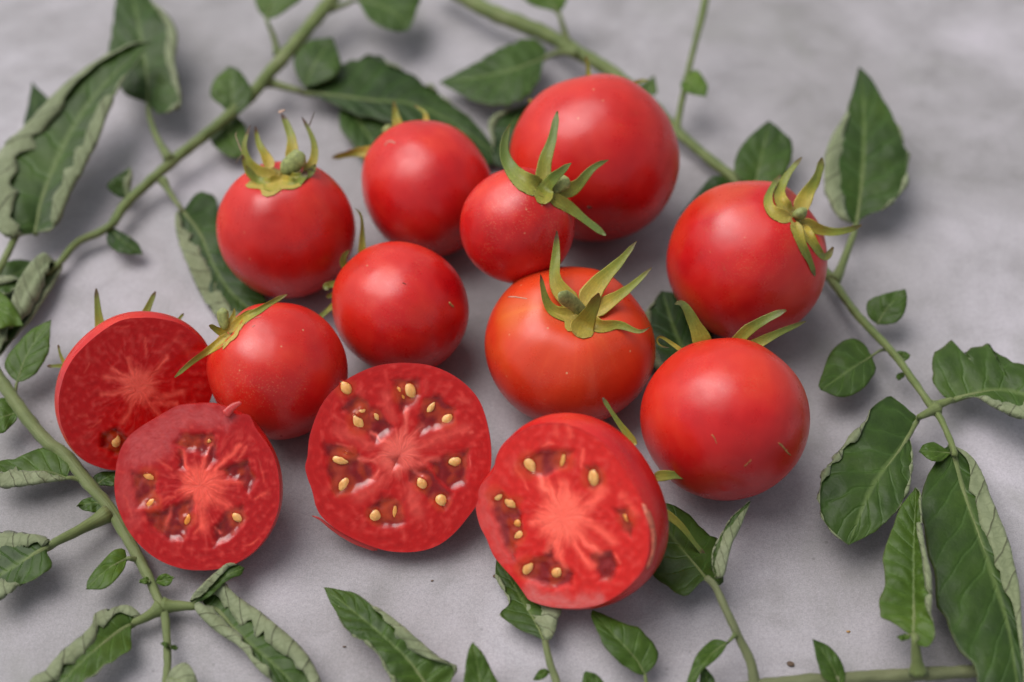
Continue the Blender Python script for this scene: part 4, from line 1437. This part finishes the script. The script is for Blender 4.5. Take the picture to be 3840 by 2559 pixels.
leaf(b, 'O', [(2110, 960), (2070, 1030), (2005, 1120), (1950, 1252)], [(2085, 940), (2042, 911), (2000, 940), (1985, 965), (1930, 1030), (1885, 1100), (1883, 1170), (1908, 1222)], [(2106, 965), (2088, 990), (2097, 1040), (2092, 1110), (2066, 1170), (2010, 1222)],
     h=(.014, .018, .018, .014), fold=((0, .05, .22, .15, .08, .1), (0, .2, .12, 0, 0)), tone=.24, serr=.03, nt=9, nv=7, petiole=[(2150, 940)], ph=(.012, .014), prad=.0010)
leaf(b, 'O', [(2186, 1020), (2215, 1130), (2250, 1230), (2290, 1350), (2320, 1450), (2345, 1620)], [(2165, 1035), (2145, 1070), (2120, 1120), (2118, 1200), (2140, 1300), (2155, 1380), (2180, 1450), (2210, 1500), (2240, 1540), (2262, 1620)], [(2225, 1050), (2252, 1090), (2282, 1160), (2312, 1240), (2337, 1330), (2345, 1420), (2352, 1500), (2356, 1600)],
     h=(.012, .012, .013, .014, .014), fold=((0, 0), (.3, .75, .8, .65, .3, .1)), tone=.22, serr=.04, nt=7, nv=9, prad=.0011)
leaf(b, 'O', [(2186, 1042), (2150, 1038), (2112, 1036)], [(2150, 1018), (2122, 1020)], [(2160, 1062), (2132, 1055)], h=(.013, .015, .015), tone=.5, serr=.04, nv=3)

# ---- sprig 3: lower left
b = branch('leaf_sprig', 'sprig running down the lower left corner past the pinkish cut half', 'leaf sprig', 'G', 830, 540, GB)
stem(b, [('D', -120, 870), ('D', 0, 1035), ('D', 100, 1180), ('D', 200, 1320), ('D', 330, 1465), ('G', 440, 30), ('G', 600, 230), ('G', 740, 390), ('G', 830, 540), ('G', 940, 730), ('G', 1010, 870), ('G', 1075, 1020), ('G', 1110, 1090), ('G', 1130, 1300), ('G', 1130, 1480), ('G', 1105, 1640)],
     (25, 25, 25, 24, 23, 21, 18, 15, 14), (.010, .009, .007, .006, .005, .005, .005), grey=.15)
leaf(b, 'D', [(115, 1050), (190, 850), (340, 630)], [(60, 1000), (28, 930), (80, 830), (200, 710), (280, 660)], [(160, 1040), (240, 990), (322, 870), (337, 760)], h=(.010, .014, .016), tone=.55, serr=.02, nv=5, petiole=[(95, 1165)], ph=(.008, .01))
leaf(b, 'D', [(130, 1255), (40, 1280), (-90, 1330)], [(90, 1195), (40, 1162), (-10, 1170)], [(105, 1310), (50, 1372), (-10, 1398)], h=(.010, .011, .010), tone=.6, serr=0, nv=4)
leaf(b, 'G', [(450, 185), (300, 140), (100, 150), (-100, 165)], [(475, 120), (440, 60), (390, 10), (320, -22), (200, 10), (100, 60), (0, 75)], [(430, 205), (300, 222), (200, 242), (100, 257), (0, 257)], h=(.008, .010, .010, .010), fold=((0, 0), (.5, .95, 1.0, .8)), tone=.5, serr=.03, nv=6, petiole=[(570, 210), (510, 190)], ph=(.006, .008))
leaf(b, 'G', [(335, 640), (200, 720), (80, 800), (-100, 880)], [(320, 608), (230, 573), (130, 553), (50, 553), (-60, 570)], [(315, 690), (352, 775), (230, 888), (130, 925), (50, 992), (-60, 1030)], h=(.010, .011, .010, .010), fold=((.5, .75, .7, .5), (0, .0, .15, .75, .7)), tone=.28, serr=.06, nt=6, nv=6, petiole=[(730, 430), (520, 548)], ph=(.006, .01), prad=.0012)
leaf(b, 'G', [(715, 358), (620, 355), (518, 370)], [(690, 318), (640, 304), (560, 330)], [(700, 396), (640, 411), (570, 401)], h=(.007, .008, .008), tone=.5, serr=0, nv=4)
leaf(b, 'G', [(858, 730), (730, 800), (580, 938)], [(840, 668), (770, 678), (690, 750), (600, 860)], [(845, 790), (800, 862), (720, 932), (640, 942)], h=(.008, .010, .010), tone=.62, serr=0, nv=4, petiole=[(940, 740), (890, 733)], ph=(.005, .008), prad=.0006)
leaf(b, 'G', [(1015, 890), (980, 875), (943, 888)], [(1000, 855), (965, 860)], [(990, 905), (960, 900)], h=(.008, .009, .008), tone=.6, serr=0, nv=3)
leaf(b, 'G', [(1050, 893), (1110, 875), (1178, 864)], [(1080, 848), (1130, 838)], [(1085, 913), (1130, 922), (1160, 898)], h=(.006, .008, .008), tone=.5, serr=0, nv=3)
leaf(b, 'G', [(900, 1165), (790, 1230), (620, 1370), (450, 1540), (330, 1700)], [(940, 1108), (900, 1070), (850, 1048), (740, 1080), (640, 1110), (625, 1175), (560, 1250), (440, 1350), (330, 1480), (200, 1568)], [(885, 1230), (893, 1340), (850, 1385), (720, 1455), (640, 1525), (520, 1600)],
     h=(.006, .010, .012, .012), fold=((.55, .3, .65, .7, .6, .5), (0, .05, .22, .2, .1)), tone=.38, serr=.07, nt=6, nv=7, petiole=[(1080, 1070), (985, 1130)], ph=(.005, .006), prad=.0011)
leaf(b, 'G', [(1340, 1055), (1470, 1080), (1570, 1190), (1710, 1330), (1870, 1470), (2080, 1680)], [(1318, 1048), (1328, 1100), (1420, 1195), (1540, 1285), (1640, 1350), (1720, 1450), (1800, 1535), (1950, 1640)], [(1400, 980), (1500, 895), (1570, 960), (1660, 1040), (1800, 1130), (1950, 1260), (2080, 1400), (2175, 1600)],
     h=(.006, .007, .008, .008, .006), fold=((.8, .9, .8, .5, .1, .1), (.5, .7, .62, .55, .5, .4)), tone=.26, serr=.06, nt=7, nv=9, petiole=[(1110, 1055), (1220, 1052)], ph=(.005, .006), prad=.0011, curl=.0009)
leaf(b, 'G', [(1300, 1035), (1400, 950), (1530, 850), (1652, 795)], [(1330, 950), (1430, 860), (1520, 795), (1590, 772)], [(1400, 1000), (1500, 910), (1570, 865), (1630, 845)], h=(.007, .010, .011, .010), fold=((1.0, 1.2, .8, 0), (0, 0)), tone=.2, serr=.02, nv=6)
leaf(b, 'G', [(645, 240), (710, 190), (795, 148)], [(630, 180), (700, 142)], [(700, 238), (775, 235)], h=(.006, .007, .006), tone=.25, serr=0, nv=4)
leaf(b, 'G', [(1150, 1322), (1120, 1315), (1092, 1303)], [(1130, 1298), (1105, 1297)], [(1140, 1340), (1110, 1330)], h=(.007, .008, .007), tone=.4, serr=0, nv=3)
leaf(b, 'G', [(1150, 1325), (1170, 1335), (1203, 1337)], [(1165, 1318), (1190, 1320)], [(1165, 1350), (1190, 1352)], h=(.007, .007, .006), tone=.4, serr=0, nv=3)
leaf(b, 'G', [(1130, 1540), (1220, 1560), (1355, 1660)], [(1160, 1480), (1210, 1440), (1265, 1438), (1305, 1490), (1335, 1560)], [(1120, 1580), (1150, 1640), (1250, 1690)], h=(.007, .010, .008), tone=.4, flip=True, serr=0, nv=4)

# ---- sprig 4: lower right
b = branch('leaf_sprig', 'lower right sprig with a grey-green stem lying level along the bottom edge', 'leaf sprig', 'I', 520, 1540, GB)
stem(b, [('I', 200, 1660), ('I', 480, 1605), ('I', 800, 1565), ('I', 1200, 1540), ('I', 1620, 1515), ('I', 2010, 1495), ('I', 2250, 1490)], (24, 26, 26, 26, 25), (.006, .006, .006), grey=.55)
stem(b, [('I', 530, 1600), ('I', 490, 1420), ('I', 400, 1230), ('I', 330, 1080), ('I', 255, 920), ('I', 195, 860)], (22, 19, 17, 15, 13), (.006, .010, .014, .016, .016), grey=.5, name='side_stalk')
leaf(b, 'I', [(200, 870), (120, 770), (10, 640), (-90, 500), (-170, 370)], [(150, 890), (50, 985), (-50, 930), (-150, 850), (-240, 750), (-250, 520)], [(285, 915), (315, 860), (245, 790), (272, 650), (275, 600), (200, 560), (80, 440), (-60, 360)], h=(.014, .010, .006, .004), tone=.22, serr=.03, nv=6)
leaf(b, 'I', [(265, 860), (305, 690), (375, 530), (492, 342)], [(240, 790), (238, 680), (290, 580), (360, 460)], [(312, 855), (345, 720), (392, 590), (445, 470)], h=(.016, .018, .020, .022), fold=((.2, .2), (1.6, 1.7, 1.5, .8)), tone=.25, serr=.02, nv=7)
leaf(b, 'I', [(342, 1298), (210, 1400), (35, 1660)], [(285, 1278), (230, 1283), (140, 1370), (90, 1480)], [(305, 1370), (240, 1435), (165, 1495), (112, 1590)], h=(.014, .014, .010), tone=.62, serr=0, nv=5, petiole=[(392, 1248)], ph=(.014, .014))
leaf(b, 'I', [(205, 1640), (200, 1560), (190, 1473)], [(150, 1580), (163, 1490)], [(255, 1600), (243, 1530)], h=(.006, .010, .013), tone=.3, serr=0, nv=4)
leaf(b, 'I', [(1605, 1245), (1600, 1000), (1598, 700), (1615, 253)], [(1550, 1235), (1480, 1182), (1380, 1132), (1363, 1030), (1390, 950), (1400, 850), (1393, 690), (1440, 560), (1500, 400), (1560, 310)], [(1625, 1310), (1700, 1332), (1742, 1240), (1720, 1100), (1732, 980), (1722, 850), (1692, 720), (1662, 550), (1657, 380), (1645, 300)],
     h=(.018, .018, .018, .020), lift=((0, 0, 0), (.002, .004, .002)), fold=((0, 0), (0, .1, .35, .3, .1)), tone=.58, serr=.03, nt=7, nv=12, quilt=.0011, petiole=[(1625, 1500), (1615, 1380)], ph=(.008, .018), prad=.0011, brown=.3)
leaf(b, 'I', [(1592, 1242), (1540, 1252), (1482, 1262)], [(1550, 1238), (1510, 1245)], [(1560, 1275), (1515, 1285)], h=(.017, .018, .017), tone=.5, serr=0, nv=3)
leaf(b, 'I', [(1105, 1600), (1030, 1430), (914, 1276)], [(990, 1540), (950, 1440), (930, 1370)], [(1135, 1545), (1122, 1460), (1070, 1370), (1000, 1310)], h=(.008, .012, .014), tone=.42, serr=0, nv=5)

# ---- sprig 5: bottom centre
b = branch('leaf_sprig', 'short bottom sprig with a half-rolled leaf under the right-hand cut half', 'leaf sprig', 'H', 1440, 1480, GB)
stem(b, [('H', 1500, 1680), ('H', 1470, 1560), ('H', 1430, 1440), ('H', 1405, 1340), ('H', 1395, 1290)], (16, 15, 14, 12), (.006, .007, .008), grey=.25)
leaf(b, 'H', [(1392, 1290), (1340, 1180), (1230, 1000), (1070, 720)], [(1340, 1262), (1230, 1215), (1120, 1155), (1088, 1110), (1155, 1040), (1080, 900), (1058, 840)], [(1440, 1280), (1492, 1150), (1522, 1080), (1500, 1000), (1350, 940), (1200, 800)], h=(.008, .007, .005, .004), fold=((0, .05, .1, .3, .2), (.9, 1.0, .6, .1)), tone=.30, serr=.05, nt=6, nv=7)
leaf(b, 'H', [(1428, 1498), (1375, 1510), (1313, 1552)], [(1395, 1475), (1350, 1490)], [(1400, 1535), (1350, 1555)], h=(.007, .008, .007), tone=.6, serr=0, nv=3)

b = branch('tomato_leaf', 'single oval leaf pointing up-left below the right-hand cut half', 'leaf', 'H', 2070, 1520, 'loose leaves on the concrete')
leaf(b, 'H', [(2070, 1515), (2000, 1400), (1860, 1250), (1713, 1080)], [(2020, 1510), (1900, 1440), (1800, 1330), (1750, 1230), (1708, 1130)], [(2112, 1480), (2150, 1430), (2157, 1345), (2100, 1270), (2030, 1200), (1930, 1170), (1820, 1120)], h=(.008, .012, .012, .010), tone=.5, serr=.04, nt=6, nv=6, petiole=[(2100, 1660), (2078, 1570)], ph=(.006, .008), brown=.35)
b = branch('tomato_leaf', 'upright pointed leaf tip at the bottom edge, left of the half-rolled leaf', 'leaf', 'H', 960, 1650, 'loose leaves on the concrete')
leaf(b, 'H', [(965, 1720), (945, 1500), (905, 1298)], [(850, 1640), (857, 1450), (878, 1350)], [(1100, 1640), (1040, 1500), (980, 1380)], h=(.010, .014, .016), tone=.5, serr=0, nv=5, brown=.6)
b = branch('tomato_leaf', 'small leaf tip just showing at the bottom edge below the oval leaf', 'leaf', 'H', 1740, 1650, 'loose leaves on the concrete')
leaf(b, 'H', [(1750, 1700), (1710, 1590), (1668, 1493)], [(1650, 1620), (1653, 1520)], [(1815, 1620), (1750, 1520)], h=(.008, .010, .012), tone=.45, serr=0, nv=4)
b = branch('tomato_leaf', 'long crinkled leaf with a pale rolled margin lying below the star-seeded half', 'leaf', 'H', 500, 1400, 'loose leaves on the concrete')
leaf(b, 'H', [(640, 1660), (480, 1430), (280, 1240), (90, 1080), (-100, 928)], [(740, 1600), (800, 1480), (760, 1440), (680, 1405), (540, 1285), (390, 1165), (250, 1065), (130, 980), (20, 938)], [(430, 1660), (355, 1560), (310, 1480), (270, 1395), (180, 1312), (60, 1232), (0, 1130), (-65, 1010)],
     h=(.006, .010, .012, .012, .010), fold=((0, .15, .62, .45, .1, 0), (.1, .2, .2, .05, 0)), tone=.42, serr=.06, nt=8, nv=10, quilt=.0012)
b = branch('tomato_leaf', 'very dark leaf in the gap between the orange-tinged, far right and lower right tomatoes', 'leaf', 'O', 1560, 780, 'loose leaves on the concrete')
leaf(b, 'O', [(1610, 880), (1555, 770), (1522, 668)], [(1500, 850), (1478, 740), (1498, 700)], [(1650, 830), (1620, 730), (1560, 680)], h=(.004, .004, .005), fold=((.1, .35, .2), (0, 0)), tone=.0, serr=.03, nv=6)
b = branch('tomato_leaf', 'dark leaf with a pale edge wedged between the oval and the largest tomato', 'leaf', 'B', 1200, 800, 'loose leaves on the concrete')
leaf(b, 'B', [(1300, 690), (1170, 840), (1050, 1110)], [(1200, 730), (1090, 775), (1008, 830), (1030, 950)], [(1320, 800), (1230, 950), (1130, 1110)], h=(.006, .008, .006), fold=((.3, .35, .2), (0, 0)), tone=.05, serr=.04, nv=6)
b = branch('tomato_leaf', 'tiny leaf peeking over the upper right of the largest tomato', 'leaf', 'B', 2090, 600, 'loose leaves on the concrete')
leaf(b, 'B', [(2060, 640), (2095, 580), (2132, 510)], [(2010, 590), (2060, 560)], [(2150, 640), (2145, 570)], h=(.012, .014, .016), tone=.5, serr=0, nv=3)

# ------------------------------------------------------------------ crumbs on the slab
def crumb(label, tile, x, y, r, m):
    p = at_z(px(tile, [(x, y)])[0], 0.0)
    s = r * TILES[tile][2] / FPX * .32
    V, n = [], 9
    a0 = random.random() * 3
    for i in range(7):
        for j in range(n):
            ph, th = math.pi * i / 6, 2 * math.pi * j / n + a0
            k = 1 + .55 * nz(math.cos(th) * 1.7 + x, math.sin(th) * 1.7 + y, i * .6)
            V.append(p + np.array([1.5 * s * k * math.sin(ph) * math.cos(th), s * k * math.sin(ph) * math.sin(th), max(0, s * .55 + s * .55 * k * math.cos(ph))]))
    o = mesh('crumb', V, grid_faces(7, n, True), m, None)
    tag(o, label, 'crumb', 'crumbs on the concrete')


crumb('dark crumb on bare concrete left of the long crinkled leaf', 'H', 40, 1330, 10, M_DRY)
crumb('brown curled crumb at the bottom, on bare concrete inside the lower right sprig', 'I', 765, 1450, 22, M_DRY)
crumb('dark speck on bare concrete between the star-seeded half and the half-rolled leaf', 'H', 632, 884, 8, M_DRY)
crumb('pale tan crumb on bare concrete left of the upright crinkled leaf', 'I', 1155, 1228, 12, M_SCAR)
crumb('dark speck by the edge of the half-rolled leaf under the right-hand half', 'H', 1060, 855, 16, M_DRY)

if __name__ == '__main__':
    for i in range(len(BODIES)):
        for j in range(i):
            A_, B_ = BODIES[i], BODIES[j]
            d = np.linalg.norm(A_[1] - B_[1])
            s = A_[2] + B_[2]
            if d < s * 1.02:
                print('CLOSE', round(d * 100, 2), round(s * 100, 2), '|', A_[0][:32], '|', B_[0][:32])
    for k_, h_ in HALF.items():
        cc = h_['c'] - h_['n'] * h_['rm'] * .35
        for B_ in BODIES:
            d = np.linalg.norm(cc - B_[1])
            if d < (h_['rm'] + B_[2]):
                print('HALFCLOSE', k_, round(d * 100, 2), round((h_['rm'] + B_[2]) * 100, 2), B_[0][:32])
